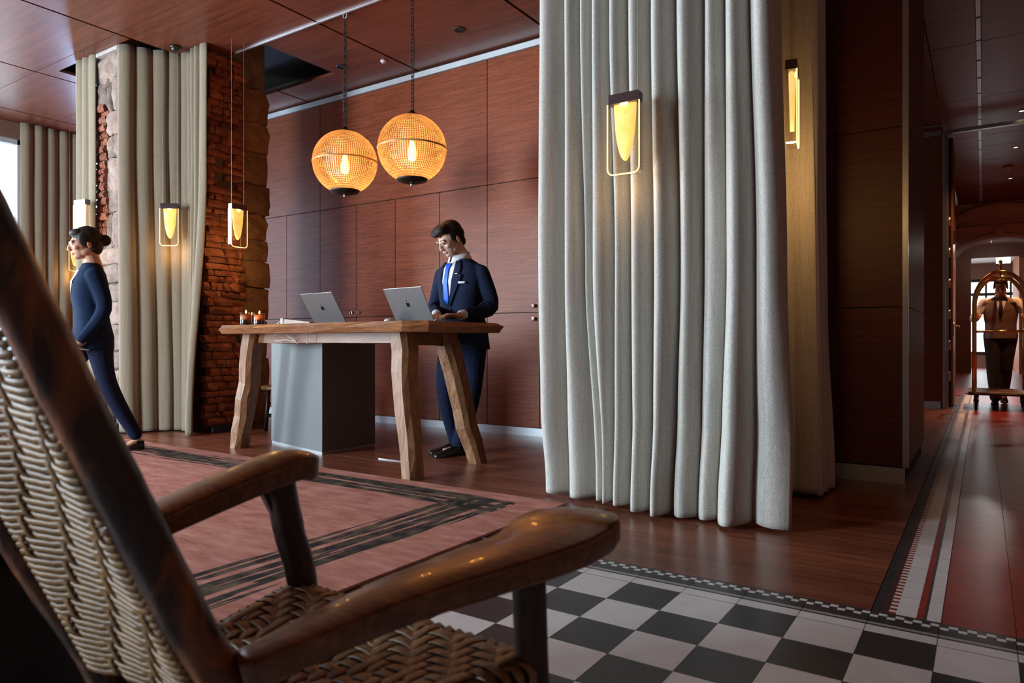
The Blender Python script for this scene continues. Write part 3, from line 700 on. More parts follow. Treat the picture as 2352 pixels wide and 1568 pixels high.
def pendant(x, y, z, rz, label, power=3.2, hang=True):
    global PROTO
    t = empty('pendant_lamp', (x, y, z), rz); tag(t, label, 'pendant lamp', 'gold lit glass block pendants')
    if PROTO is None:
        PROTO = {}
        for k, (mb, m_, sm) in make_pendant().items():
            o = mb.build(k, m_, None, sm); PROTO[k] = o.data; bpy.data.objects.remove(o)
    for k, me in PROTO.items(): data_obj(k, me, t)
    for sx in (-0.065, 0.065):
        MB().tube([(sx, 0, -0.002), (sx, 0, ZC-z)], 0.0011, 5).build('wire', M_wire, t)
    l = bpy.data.lights.new('pendant_glow', 'POINT'); l.energy = power; l.color = (1, 0.56, 0.2); l.shadow_soft_size = 0.05
    lo_ = bpy.data.objects.new('pendant_glow', l); COL.objects.link(lo_); lo_.parent = t; lo_.location = (0, 0, -0.45)
    return t
pendant(-1.455, 3.17, 2.07, 0.02, 'gold lit glass pendant in front of the big pale curtain', 1.0)
pendant(-0.775, 3.62, 2.21, R(90)+0.15, 'gold lit glass pendant half hidden by the right edge of the big curtain', 7)
pendant(-6.33, 3.70, 2.15, R(38), 'gold lit glass pendant in the curtain corner left of the dark brick', 2.4)
pendant(-5.70, 3.98, 2.12, R(90), 'gold lit glass pendant in front of the dark brick face', 5)
pendant(-9.84, 4.46, 2.17, R(90), 'gold lit glass pendant before the wide curtain at far left', 3)
pendant(-7.1, 3.28, 2.20, R(10), 'gold lit glass pendant hanging before the stone pillar', 1.2)

# ------------------------------------------------------------------ ribbed glass globes
def globemat():
    m, nt, b = new_mat('ribbed_amber_glass')
    out = nt.nodes['Material Output']; nt.nodes.remove(b)
    tc = N(nt, 'ShaderNodeTexCoord'); sp = N(nt, 'ShaderNodeSeparateXYZ'); nt.links.new(tc.outputs['Object'], sp.inputs[0])
    at = N(nt, 'ShaderNodeMath', operation='ARCTAN2'); nt.links.new(sp.outputs[1], at.inputs[0]); nt.links.new(sp.outputs[0], at.inputs[1])
    def sine(sock, k):
        a = N(nt, 'ShaderNodeMath', operation='MULTIPLY'); a.inputs[1].default_value = k; nt.links.new(sock, a.inputs[0])
        s_ = N(nt, 'ShaderNodeMath', operation='SINE'); nt.links.new(a.outputs[0], s_.inputs[0]); return s_.outputs[0]
    s1 = sine(at.outputs[0], 90); s2 = sine(sp.outputs[2], 420)
    ad = N(nt, 'ShaderNodeMath', operation='MULTIPLY_ADD'); ad.inputs[1].default_value = 0.6; nt.links.new(s2, ad.inputs[0]); nt.links.new(s1, ad.inputs[2])
    bp = N(nt, 'ShaderNodeBump'); bp.inputs['Strength'].default_value = 0.9; bp.inputs['Distance'].default_value = 0.006; nt.links.new(ad.outputs[0], bp.inputs['Height'])
    c = ramp(nt, ad.outputs[0], [(0.0, (0.45, 0.22, 0.07)), (0.5, (0.80, 0.47, 0.19)), (1.0, (1.0, 0.80, 0.50))])
    mr = N(nt, 'ShaderNodeMapRange'); mr.inputs[1].default_value = -1.6; mr.inputs[2].default_value = 1.6; nt.links.new(ad.outputs[0], mr.inputs[0])
    cr = ramp(nt, mr.outputs[0], [(0.0, (0.30, 0.12, 0.03)), (0.5, (0.74, 0.40, 0.14)), (1.0, (1.0, 0.82, 0.52))])
    tl = N(nt, 'ShaderNodeBsdfTranslucent'); nt.links.new(cr, tl.inputs[0]); nt.links.new(bp.outputs[0], tl.inputs['Normal'])
    gl = N(nt, 'ShaderNodeBsdfGlossy'); gl.inputs['Roughness'].default_value = 0.12; gl.inputs[0].default_value = (1, 0.9, 0.75, 1); nt.links.new(bp.outputs[0], gl.inputs['Normal'])
    tp = N(nt, 'ShaderNodeBsdfTransparent'); nt.links.new(cr, tp.inputs[0])
    m1 = N(nt, 'ShaderNodeMixShader'); m1.inputs[0].default_value = 0.62; nt.links.new(tl.outputs[0], m1.inputs[1]); nt.links.new(tp.outputs[0], m1.inputs[2])
    lw = N(nt, 'ShaderNodeLayerWeight'); lw.inputs[0].default_value = 0.3; nt.links.new(bp.outputs[0], lw.inputs['Normal'])
    m2 = N(nt, 'ShaderNodeMixShader'); nt.links.new(lw.outputs['Fresnel'], m2.inputs[0]); nt.links.new(m1.outputs[0], m2.inputs[1]); nt.links.new(gl.outputs[0], m2.inputs[2])
    nt.links.new(m2.outputs[0], out.inputs[0]); return m
M_globe = globemat(); M_bulb = emit('bulb_filament', (1, 0.70, 0.32), 22)
def globe(x, y, zc, label, tail):
    t = empty('globe_pendant', (x, y, zc)); tag(t, label, 'pendant lamp', 'ribbed glass globes over the desk')
    Rr = 0.268
    prof = []
    for k in range(41):
        a = -math.pi/2*0.70+(math.pi/2*0.70+math.pi/2*0.93)*k/40
        prof.append((Rr*math.cos(a), Rr*math.sin(a)*0.99))
    MB().lathe(prof, 96, cap=False).build('globe_glass', M_globe, t, True)
    zb = prof[0][1]; rbm = prof[0][0]
    MB().lathe([(Rr*1.004, 0.006), (Rr*1.012, 0.002), (Rr*1.012, -0.004), (Rr*1.004, -0.008)], 96, cap=False).build('seam_ring', plain('amber_seam', (0.5, 0.28, 0.1), 0.3) if 'amber_seam' not in MATS else MATS['amber_seam'], t, True)
    MB().lathe([(rbm*0.97, zb+0.012), (rbm*1.0, zb), (rbm*0.93, zb-0.016), (rbm*0.5, zb-0.032), (0.012, zb-0.036)], 40).build('bottom_cap', M_iron, t, True)
    MB().lathe([(0.014, zb-0.034), (0.014, zb-0.052), (0.008, zb-0.056)], 14).build('finial', M_chrome, t, True)
    MB().lathe([(0.075, 0.246), (0.070, 0.262), (0.03, 0.275), (0.014, 0.30)], 24).build('top_cap', M_iron, t, True)
    MB().lathe([(0.005, -0.10), (0.028, -0.085), (0.036, -0.04), (0.030, 0.0), (0.018, 0.05), (0.014, 0.07)], 20).build('bulb', M_bulb, t, True)
    MB().lathe([(0.018, 0.06), (0.02, 0.14), (0.008, 0.15), (0.008, 0.25)], 14).build('lampholder', M_iron, t, True)
    # chain of real links
    ch = MB(); z_ = 0.30; i = 0
    topz = ZC-zc
    ring = []
    while z_ < topz-0.01:
        pts = []
        for k in range(13):
            a = 2*math.pi*k/12; px, pz = 0.009*math.cos(a), 0.021*math.sin(a)
            pts.append((px if i % 2 == 0 else 0, 0 if i % 2 == 0 else px, z_+0.018+pz))
        ch.tube(pts, 0.0032, 5, side=(0, 1, 0) if i % 2 == 0 else (1, 0, 0)); z_ += 0.033; i += 1
    ch.tube([(0.012, 0.006, 0.30), (0.016, 0.004, (topz+0.3)/2), (0.010, 0, topz-0.02)], 0.003, 6)
    o = ch.build('chain', M_iron, t); o['kind'] = 'stuff'
    if tail: 
        tl = MB(); z_ = 0.43
        for i in range(14):
            tl.box(-0.022, -0.018, -0.003, 0.003, z_, z_+0.024) if i % 2 else tl.box(-0.024, -0.016, -0.001, 0.001, z_, z_+0.024); z_ += 0.02
        o = tl.build('spare_chain', M_iron, t); o['kind'] = 'stuff'
    MB().tube([(0.022*math.cos(2*math.pi*k/12), 0, topz-0.022+0.02*math.sin(2*math.pi*k/12)) for k in range(13)], 0.004, 6, side=(0, 1, 0)).build('hook', M_steel, t, True)
    l = bpy.data.lights.new('globe_glow', 'POINT'); l.energy = 40; l.color = (1, 0.55, 0.22); l.shadow_soft_size = 0.06
    lo_ = bpy.data.objects.new('globe_glow', l); COL.objects.link(lo_); lo_.parent = t; lo_.location = (0, 0, -0.03)
    return t
globe(-4.46, 4.14, 2.365, 'glowing ribbed amber glass globe on a chain, the left and lower one', True)
globe(-3.71, 4.14, 2.365, 'glowing ribbed amber glass globe on a chain, the right and higher one', False)

# ------------------------------------------------------------------ rug
def rugmat():
    m, nt, b = new_mat('salmon_rug')
    g = N(nt, 'ShaderNodeNewGeometry'); sp = N(nt, 'ShaderNodeSeparateXYZ'); nt.links.new(g.outputs['Position'], sp.inputs[0])
    v = wcoord(nt)
    base = ramp(nt, noise(nt, wcoord(nt, (2.2, 7, 7)), 2.2, 6, 0.65), [(0.30, (0.31, 0.112, 0.083)), (0.5, (0.43, 0.185, 0.142)), (0.70, (0.55, 0.275, 0.215))])
    def M(op, a, b_=None, c_=None):
        n = N(nt, 'ShaderNodeMath', operation=op)
        for i, q in enumerate((a, b_, c_)):
            if q is None: continue
            if isinstance(q, (int, float)): n.inputs[i].default_value = q
            else: nt.links.new(q, n.inputs[i])
        return n.outputs[0]
    def band(coord, along, centre, half, endlimit, other, stretch):
        e = noise(nt, wcoord(nt, (0.7, 1, 1) if stretch == 'x' else (1, 0.7, 1)), 1.2, 2)
        c2 = M('MULTIPLY_ADD', e, 0.10, -0.05); c2 = M('ADD', coord, c2)
        d = M('ABSOLUTE', M('SUBTRACT', c2, centre))
        inside = M('LESS_THAN', d, half)
        st = noise(nt, wcoord(nt, (0.55, 17, 1) if stretch == 'x' else (17, 0.55, 1)), 1.5, 4, 0.55, 0.25)
        s_ = M('GREATER_THAN', st, 0.455)
        return M('MULTIPLY', inside, s_)
    bx = band(sp.outputs[1], 'x', 2.985, 0.125, 0, 0, 'x')
    by = band(sp.outputs[0], 'y', -2.22, 0.17, 0, 0, 'y')
    lim1 = M('LESS_THAN', sp.outputs[0], -2.03); lim2 = M('LESS_THAN', sp.outputs[1], 3.09)
    mk = M('MAXIMUM', M('MULTIPLY', bx, lim1), M('MULTIPLY', by, lim2))
    dk = ramp(nt, noise(nt, wcoord(nt, (6, 6, 1)), 1.4, 3), [(0.40, (0.028, 0.025, 0.025)), (0.54, (0.075, 0.056, 0.040)), (0.7, (0.15, 0.11, 0.075))])
    mx = N(nt, 'ShaderNodeMixRGB'); nt.links.new(mk, mx.inputs[0]); nt.links.new(base, mx.inputs[1]); nt.links.new(dk, mx.inputs[2])
    nt.links.new(mx.outputs[0], b.inputs['Base Color']); b.inputs['Roughness'].default_value = 1.0; b.inputs['Specular IOR Level'].default_value = 0.05
    b.inputs['Sheen Weight'].default_value = 0.0
    bump(nt, b, noise(nt, v, 330, 3, 0.8), 0.6, 0.006); return m
rug = MB().box(-8.2, -1.82, -2.6, 3.235, 0.0, 0.012, 0, 0.004).build('rug', rugmat()); tag(rug, 'large salmon pink rug with dark brushed stripes along its edges', 'rug')

# ------------------------------------------------------------------ desk
dk = empty('desk', (-3.88, 3.6, 0)); tag(dk, 'high live-edge walnut table with splayed hand-hewn legs', 'desk')
def loc(p): return Vector(p)-Vector((-3.88, 3.6, 0))
rd = random.Random(5)
ZT = 0.985
outline = [(-2.86, 3.10), (-2.70, 3.16), (-2.71, 3.40), (-2.73, 3.70), (-2.70, 3.92), (-2.80, 4.03), (-3.3, 4.05), (-3.9, 4.09), (-4.5, 4.13), (-4.86, 4.13), (-4.97, 4.02), (-4.99, 3.7), (-5.00, 3.36), (-4.90, 3.26), (-4.6, 3.235), (-4.2, 3.21), (-3.8, 3.18), (-3.4, 3.15), (-3.1, 3.125)]
cxm, cym = -3.85, 3.62
def off(p, d_): 
    v = Vector((p[0]-cxm, (p[1]-cym)*2.2)); v.normalize(); return (p[0]-v.x*d_, p[1]-v.y*d_)
tops = [off(p, rd.uniform(0.012, 0.06)) for p in outline]; mids = [off(p, rd.uniform(-0.012, 0.006)) for p in outline]; bots = [off(p, rd.uniform(0.01, 0.04)) for p in outline]
tb = MB().loft([[loc((*p, ZT-0.066)) for p in bots], [loc((*p, ZT-0.030+rd.uniform(-0.008, 0.010))) for p in mids], [loc((*p, ZT)) for p in tops]])
tb.build('tabletop', M_desk, dk)
def hewn(name, p0, p1, r0, r1, seed):
    r_ = random.Random(seed); rings = []; p0, p1 = loc(p0), loc(p1)
    nseg = 7
    ax = (p1-p0).normalized(); u = (Vector((1, 0, 0))-ax*ax.x).normalized(); v = ax.cross(u)
    cor = [(-1, -0.55), (-0.6, -1), (0.6, -1), (1, -0.5), (1, 0.8), (-1, 0.8)]
    for k in range(nseg+1):
        t = k/nseg; c = p0.lerp(p1, t)+u*r_.uniform(-.008, .008)+v*r_.uniform(-.008, .008); r__ = r0+(r1-r0)*t
        ring = [c+u*a*r__*(1+r_.uniform(-.075, .075))+v*b*r__*(1+r_.uniform(-.075, .075)) for a, b in cor]
        if k == 0: ring = [Vector((q.x, q.y, 0.0)) for q in ring]
        rings.append(ring)
    mb = MB().loft(rings); return mb.build(name, M_desk_leg, dk)
hewn('leg', (-2.965, 3.31, 0), (-3.10, 3.36, 0.935), 0.058, 0.072, 1)
hewn('leg', (-3.0, 4.02, 0), (-3.12, 3.80, 0.935), 0.058, 0.072, 2)
hewn('leg', (-5.02, 3.52, 0), (-4.80, 3.50, 0.935), 0.062, 0.070, 3)
hewn('leg', (-4.95, 4.18, 0), (-4.75, 3.95, 0.935), 0.058, 0.068, 4)
def beam(p0, p1, w_, z0, z1, nm='apron'):
    a, b = loc(p0), loc(p1); d_ = (b-a); d_.z = 0; d_.normalize(); s_ = Vector((-d_.y, d_.x, 0))*w_/2
    rr = []
    for k in range(6):
        t = k/5; c = a.lerp(b, t); j0, j1 = rd.uniform(-.006, .006), rd.uniform(-.004, .004)
        rr.append([Vector((c.x-s_.x, c.y-s_.y, z0+j0)), Vector((c.x+s_.x, c.y+s_.y, z0+j1)), Vector((c.x+s_.x, c.y+s_.y, z1)), Vector((c.x-s_.x, c.y-s_.y, z1))])
    MB().loft(rr).build(nm, M_desk, dk)
beam((-3.12, 3.40, 0), (-4.80, 3.52, 0), 0.045, 0.848, 0.925)
beam((-3.12, 3.80, 0), (-4.76, 3.93, 0), 0.045, 0.848, 0.925)
beam((-3.09, 3.38, 0), (-3.11, 3.80, 0), 0.05, 0.835, 0.925); beam((-4.79, 3.52, 0), (-4.75, 3.94, 0), 0.05, 0.848, 0.925)

# grey cabinet below the desk
M_cab = plain('satin_grey_lacquer', (0.125, 0.135, 0.137), 0.5, 0.0, 0.04)
M_cab2 = M_cab
cb = empty('desk_cabinet', (-4.60, 3.98, 0)); tag(cb, 'plain grey box cabinet standing under the desk', 'cabinet')
A0, A1, sd = Vector((-4.17, 3.64, 0)), Vector((-5.02, 3.83, 0)), Vector((0.0, 0.56, 0))
def prism(c4, z0, z1): 
    mb = MB(); mb.loft([[Vector((p.x, p.y, z0)) for p in c4], [Vector((p.x, p.y, z1)) for p in c4]]); return mb
off_ = Vector((-4.60, 3.98, 0))
c4 = [p-off_ for p in (A0, A0+sd, A1+sd, A1)]
prism(c4, 0.02, 0.855).build('body', M_cab, cb); 
c5 = [p*0.985 for p in c4]; prism(c5, 0, 0.02).build('plinth', M_steel, cb)
c6 = [p*1.004 for p in c4]; prism(c6, 0.845, 0.858).build('top_panel', M_cab2, cb)

# laptops
M_alu = plain('space_grey_aluminium', (0.27, 0.265, 0.27), 0.36, 0.75, 0.03)
M_logo = plain('black_mirror_logo', (0.02, 0.02, 0.022), 0.08, 0.6)
M_keys = plain('black_keys', (0.012, 0.012, 0.013), 0.6)
def laptop(x, y, rz, label, tilt=28):
    """hinge line along local X at origin, keyboard side to local +Y"""
    t = empty('laptop', (x, y, ZT), rz); tag(t, label, 'laptop')
    W2, D = 0.188, 0.25
    MB().box(-W2, W2, 0, D, 0.002, 0.013, 0, 0.003).build('base', M_alu, t)
    MB().box(-W2+0.03, W2-0.03, 0.03, 0.13, 0.0130, 0.0142).build('keyboard', M_keys, t)
    Mx = Matrix.Translation((0, 0, 0.013)) @ Matrix.Rotation(R(tilt), 4, 'X')
    lid = MB().box(-W2, W2, -0.005, 0.001, 0.0, D, 0, 0.0025).xf(Mx).build('lid', M_alu, t)
    MB().box(-W2+0.006, W2-0.006, 0.0012, 0.0018, 0.008, D-0.006).xf(Mx).build('screen', plain('dark_screen', (0.02, 0.025, 0.03), 0.15) if 'dark_screen' not in MATS else MATS['dark_screen'], lid)
    # bitten fruit mark with a leaf
    pts = []
    for k in range(40):
        a = 2*math.pi*k/40; r_ = 0.0185*(1+0.06*math.cos(2*a)); px, pz = r_*math.cos(a), r_*math.sin(a)*1.02
        if abs(a-math.pi/2) < 0.5: pz -= 0.004*(1-abs(a-math.pi/2)/0.5)
        if abs(a-1.5*math.pi) < 0.4: pz += 0.003*(1-abs(a-1.5*math.pi)/0.4)
        dx, dz = px+0.0215, pz-0.003
        dd = math.hypot(dx, dz)
        if dd < 0.0085: px, pz = -0.0215+dx/dd*0.0085, 0.003+dz/dd*0.0085
        pts.append(Vector((px, 0, pz+D*0.5)))
    lg = MB(); lg.loft([[p+Vector((0, -0.0052, 0)) for p in pts], [p+Vector((0, -0.0058, 0)) for p in pts]])
    lf = [Vector((-0.001+0.0045*math.cos(2*math.pi*k/14)*1.5*math.cos(0.9)-0.003*math.sin(2*math.pi*k/14)*math.sin(0.9), 0, D*0.5+0.0265+0.0068*math.cos(2*math.pi*k/14)*math.sin(0.9)+0.003*math.sin(2*math.pi*k/14)*math.cos(0.9))) for k in range(14)]
    lg.loft([[p+Vector((0, -0.0052, 0)) for p in lf], [p+Vector((0, -0.0058, 0)) for p in lf]])
    lg.xf(Mx).build('logo', M_logo, lid)
    return t
laptop(-3.20, 3.60, R(-6), 'open grey laptop that the man in the suit is typing on')
laptop(-4.00, 3.57, R(-5), 'open grey laptop standing unattended left of the man', 31)
ms = MB().ell((-3.36, 3.53, ZT+0.016), (0.032, 0.052, 0.018), nu=18, nv=10).build('computer_mouse', M_white, None, True); tag(ms, 'white computer mouse beside the occupied laptop', 'mouse')
cdm = MB().box(-3.09, -2.99, 3.36, 3.44, ZT, ZT+0.008, 0, 0.002).build('notepad', plain('white_paper', (0.72, 0.74, 0.75), 0.6)); tag(cdm, 'small white notepad at the desk edge before the occupied laptop', 'notepad')
# card terminal
ct = empty('charging_box', (-4.37, 3.58, ZT), R(10)); tag(ct, 'small beige desk device with a grey end and cable, left of the laptops', 'device')
MB().loft([[Vector(p) for p in ((-0.12, -0.055, 0.0), (0.15, -0.055, 0.0), (0.15, 0.055, 0.0), (-0.12, 0.055, 0.0))], [Vector(p) for p in ((-0.12, -0.05, 0.05), (0.15, -0.05, 0.022), (0.15, 0.05, 0.022), (-0.12, 0.05, 0.05))]]).build('body', plain('beige_plastic', (0.42, 0.31, 0.24), 0.5), ct)
MB().box(-0.126, -0.10, -0.058, 0.058, 0.0, 0.054, 0, 0.003).build('end_plate', plain('grey_plastic', (0.5, 0.52, 0.55), 0.5), ct)
MB().box(-0.129, -0.125, -0.03, 0.03, 0.012, 0.04).build('socket', M_keys, ct)
MB().tube([(-0.128, 0, 0.03), (-0.17, -0.01, 0.03), (-0.20, -0.02, 0.006), (-0.20, 0.03, 0.004)], 0.004, 8).build('plug_cable', M_white, ct, True)
# cables under the desk
def cable(pts, label, r_=0.0035):
    P = [Vector(p) for p in pts]; out = []
    for i in range(len(P)-1):
        a, b, c, d_ = P[max(i-1, 0)], P[i], P[i+1], P[min(i+2, len(P)-1)]
        for k in range(8):
            t = k/8; out.append(0.5*((2*b)+(c-a)*t+(2*a-5*b+4*c-d_)*t*t+(3*b-a-3*c+d_)*t**3))
    out.append(P[-1]); o = MB().tube(out, r_, 7).build('cable', M_white, None, True); tag(o, label, 'cable', 'white cables below the desk'); return o
cable([(-4.42, 3.425, 0.922), (-4.46, 3.43, 0.895), (-4.44, 3.43, 0.866), (-4.34, 3.435, 0.872), (-4.24, 3.44, 0.862)], 'white cable looping down under the desk, leftmost of three')
cable([(-4.32, 3.42, 0.922), (-4.29, 3.422, 0.90), (-4.22, 3.425, 0.866), (-4.20, 3.43, 0.845)], 'white cable under the desk, the middle slanting one')
cable([(-4.06, 3.40, 0.922), (-4.05, 3.40, 0.89), (-4.06, 3.405, 0.845)], 'short white cable under the desk, rightmost of three')
# candles
M_amber = clearglass('smoky_candle_glass', (0.95, 0.85, 0.75), 0.10); M_wax = plain('peach_wax', (0.75, 0.30, 0.13), 0.5); M_flame = emit('flame', (1, 0.55, 0.16), 26)
M_dglass = plain('dark_candle_label', (0.03, 0.02, 0.016), 0.2)
for (x, y_), lab in (((-4.83, 3.447), 'lit candle in a dark glass on the desk, left one'), ((-4.87, 3.60), 'lit candle in a dark glass on the desk, right one')):
    t = empty('candle', (x, y_, ZT)); tag(t, lab, 'candle', 'two lit candles on the desk')
    MB().lathe([(0.041, 0.0), (0.044, 0.02), (0.046, 0.105), (0.044, 0.105), (0.042, 0.07), (0.001, 0.07)], 28, cap=False).build('glass', M_amber, t, True)
    MB().lathe([(0.042, 0.004), (0.0425, 0.046), (0.001, 0.047)], 24).build('dark_base', M_dglass, t, True)
    wx = MB().lathe([(0.0415, 0.047), (0.0425, 0.086), (0.040, 0.087), (0.001, 0.083)], 24).build('wax', M_wax, t, True)
    MB().tube([(0, 0, 0.085), (0.001, 0, 0.098)], 0.0015, 6).build('wick', M_iron, wx)
    MB().lathe([(0.001, 0.095), (0.006, 0.103), (0.0055, 0.110), (0.001, 0.124)], 12).build('flame', M_flame, t, True)
    l = bpy.data.lights.new('candle_glow', 'POINT'); l.energy = 1.6; l.color = (1, 0.5, 0.16); l.shadow_soft_size = 0.01
    lo_ = bpy.data.objects.new('candle_glow', l); COL.objects.link(lo_); lo_.parent = t; lo_.location = (0, 0, 0.14)
# stool behind the desk leg
st = empty('stool', (-5.62, 4.42, 0)); tag(st, 'small dark stool with a wooden top behind the left desk leg', 'stool')
MB().lathe([(0.19, 0.40), (0.20, 0.41), (0.20, 0.43), (0.18, 0.44)], 28).build('seat', wood('stool_wood', (0.10, 0.05, 0.025), (0.18, 0.09, 0.045), (0.25, 0.14, 0.07), (1, 12, 12), 2), st, True)
for a in (45, 135, 225, 315):
    MB().tube([(0.16*math.cos(R(a)), 0.16*math.sin(R(a)), 0), (0.13*math.cos(R(a)), 0.13*math.sin(R(a)), 0.41)], 0.02, 10).build('leg', M_iron, st, True)
MB().lathe([(0.14, 0.14), (0.148, 0.15), (0.14, 0.16)], 24, cap=False).build('foot_ring', M_iron, st, True)
# floor box
fb = empty('floor_socket', (-3.55, 3.83, 0.0)); tag(fb, 'flush steel floor socket cover beside the desk leg', 'floor socket')
MB().box(-0.13, 0.12, -0.07, 0.07, 0.0, 0.003).build('lid', M_plank, fb)
MB().box(-0.135, 0.125, -0.085, -0.07, 0.0, 0.006).build('edge', M_chrome, fb)
MB().box(0.07, 0.11, 0.02, 0.05, 0.003, 0.006).build('latch', M_steel, fb)

# ------------------------------------------------------------------ woven armchair in the foreground
CK = 1.12
def cp(l, d, dz): return cw(l*CK, d*CK, 0.86-dz*CK)
chr_base = cw(-0.30*CK, 1.0*CK, 0)
ch = empty('woven_armchair', chr_base); tag(ch, 'rustic dark wood armchair with woven palm seat and back, close to the viewer', 'armchair')
def lc(p): return p-chr_base
def barkmat():
    m, nt, b = new_mat('worn_dark_log')
    v = wcoord(nt, (6, 6, 2.4))
    f = noise(nt, v, 2.2, 6, 0.65, 0.8); f2 = noise(nt, wcoord(nt, (30, 30, 6)), 1.6, 4)
    c = ramp(nt, f, [(0.34, (0.016, 0.007, 0.006)), (0.50, (0.035, 0.013, 0.008)), (0.57, (0.13, 0.040, 0.012)), (0.68, (0.24, 0.080, 0.022))])
    nt.links.new(c, b.inputs['Base Color']); b.inputs['Roughness'].default_value = 0.38; bump(nt, b, f2, 0.25, 0.01); return m
M_log = barkmat()
M_legw = wood('chair_leg_wood', (0.012, 0.005, 0.003), (0.035, 0.013, 0.008), (0.07, 0.028, 0.014), (16, 16, 2.5), 2.2, 0.45, 0.2)
M_palm = wood('palm_strip', (0.13, 0.068, 0.030), (0.25, 0.145, 0.072), (0.37, 0.24, 0.135), (14, 14, 14), 2.0, 0.42, 0.12, 0.16)
M_palm2 = wood('palm_cord', (0.13, 0.062, 0.018), (0.24, 0.130, 0.043), (0.35, 0.21, 0.082), (14, 14, 14), 2.0, 0.45, 0.12, 0.14)
rc = random.Random(21)
def spl(P, n=10):
    P = [Vector(p) for p in P]; out = []
    for i in range(len(P)-1):
        a, b, c, d_ = P[max(i-1, 0)], P[i], P[i+1], P[min(i+2, len(P)-1)]
        for k in range(n):
            t = k/n; out.append(0.5*((2*b)+(c-a)*t+(2*a-5*b+4*c-d_)*t*t+(3*b-a-3*c+d_)*t**3))
    return out+[P[-1]]
def log(name, P, r0, r1, mat, jit=0.035, n=18, parent=None):
    pts = [lc(p) for p in spl(P)]; m_ = MB()
    rad = [(r0+(r1-r0)*i/(len(pts)-1))*(1+0.03*mnoise.noise(Vector((i*0.35, r0*100, 3)))) for i in range(len(pts))]
    m_.tube(pts, rad, n, jit=jit, rnd=rc, round_ends=False); return m_.build(name, mat, ch, True)
# back posts running down to become rear legs
log('back_post', [cp(-0.31, 0.80, 0.767), cp(-0.275, 0.812, 0.52), cp(-0.348, 0.74, 0.282), cp(-0.411, 0.68, 0.083), cp(-0.474, 0.62, -0.118), cp(-0.547, 0.55, -0.35)], 0.026, 0.0285, M_log, 0.03)
log('back_post', [cp(-0.585, 0.98, 0.767), cp(-0.552, 0.988, 0.52), cp(-0.626, 0.917, 0.282), cp(-0.688, 0.857, 0.083), cp(-0.75, 0.797, -0.116), cp(-0.823, 0.727, -0.35)], 0.026, 0.028, M_log, 0.03)
log('crest_rail', [cp(-0.50, 0.585, -0.30), cp(-0.65, 0.665, -0.31), cp(-0.80, 0.75, -0.30)], 0.024, 0.024, M_log)
log('front_leg', [cp(0.045, 0.965, 0.767), cp(0.034, 0.958, 0.6), cp(0.022, 0.95, 0.31)], 0.0245, 0.026, M_legw, 0.02, 14)
log('front_leg', [cp(-0.345, 1.25, 0.767), cp(-0.366, 1.235, 0.44), cp(-0.389, 1.228, 0.33), cp(-0.405, 1.22, 0.235)], 0.028, 0.030, M_legw, 0.02, 14)
log('front_rail', [cp(0.03, 0.945, 0.452), cp(-0.375, 1.232, 0.452)], 0.016, 0.016, M_legw)
log('side_rail', [cp(0.02, 0.94, 0.45), cp(-0.27, 0.80, 0.50)], 0.016, 0.016, M_legw)
log('side_rail', [cp(-0.375, 1.225, 0.45), cp(-0.56, 0.98, 0.50)], 0.016, 0.016, M_legw)
log('rear_rail', [cp(-0.27, 0.80, 0.50), cp(-0.56, 0.98, 0.50)], 0.015, 0.015, M_legw)
log('stretcher', [cp(0.04, 0.96, 0.64), cp(-0.29, 0.805, 0.66)], 0.014, 0.014, M_legw)
log('stretcher', [cp(-0.35, 1.24, 0.64), cp(-0.575, 0.983, 0.66)], 0.014, 0.014, M_legw)
br_ = MB().loft([[lc(cp(*p)) for p in ((-0.43, 1.19, 0.238), (-0.40, 1.205, 0.238), (-0.40, 1.21, 0.30), (-0.405, 1.205, 0.305))], [lc(cp(*p)) for p in ((-0.445, 1.205, 0.238), (-0.415, 1.225, 0.238), (-0.415, 1.23, 0.30), (-0.42, 1.225, 0.305))]]).build('bracket', M_legw, ch)
def arm(P, hw, th, tiltin):
    """paddle arm: P top-centre path back to front, hw half widths, th thickness"""
    pts = [lc(p) for p in spl(P, 8)]; n_ = len(pts); rings = []
    for i, p in enumerate(pts):
        t = (pts[min(i+1, n_-1)]-pts[max(i-1, 0)]).normalized(); s_ = t.cross(Vector((0, 0, 1))).normalized(); u = s_.cross(t).normalized()
        k = i/(n_-1); x = k*(len(hw)-1); a = int(min(x, len(hw)-2)); wv = hw[a]+(hw[a+1]-hw[a])*(x-a); tk = th[0]+(th[1]-th[0])*k
        prof = [(-1.0, -0.16), (-0.985, -0.05), (-0.92, 0.02), (-0.5, 0.14), (0, 0.18), (0.5, 0.12), (0.92, -0.03), (0.985, -0.10), (1.0, -0.22), (0.96, -0.86), (0.93, -0.96), (0.86, -1.0), (-0.86, -1.0), (-0.93, -0.96), (-0.96, -0.86)]
        rings.append([p+s_*a_*wv+u*(b_*tk-tiltin*a_*wv) for a_, b_ in prof])
    # rounded nose
    t = (pts[-1]-pts[-2]).normalized(); last = rings[-1]; c = sum(last, Vector())/len(last)
    for q, f in ((0.4, 0.93), (0.72, 0.74), (0.92, 0.44), (0.99, 0.15)):
        rings.append([c+(v-c)*f+t*hw[-1]*0.62*q for v in last])
    m_ = MB().loft(rings); o = m_.build('armrest', M_chair, ch, True)
    return o
arm([cp(-0.300, 0.765, 0.345), cp(-0.14, 0.858, 0.298), cp(0.02, 0.95, 0.268), cp(0.072, 1.0, 0.252)], [0.030, 0.056, 0.080, 0.098, 0.100], (0.036, 0.046), -0.12)
arm([cp(-0.62, 0.92, 0.295), cp(-0.52, 1.06, 0.245), cp(-0.415, 1.21, 0.203), cp(-0.39, 1.25, 0.200)], [0.028, 0.05, 0.060, 0.062], (0.034, 0.05), -0.05)
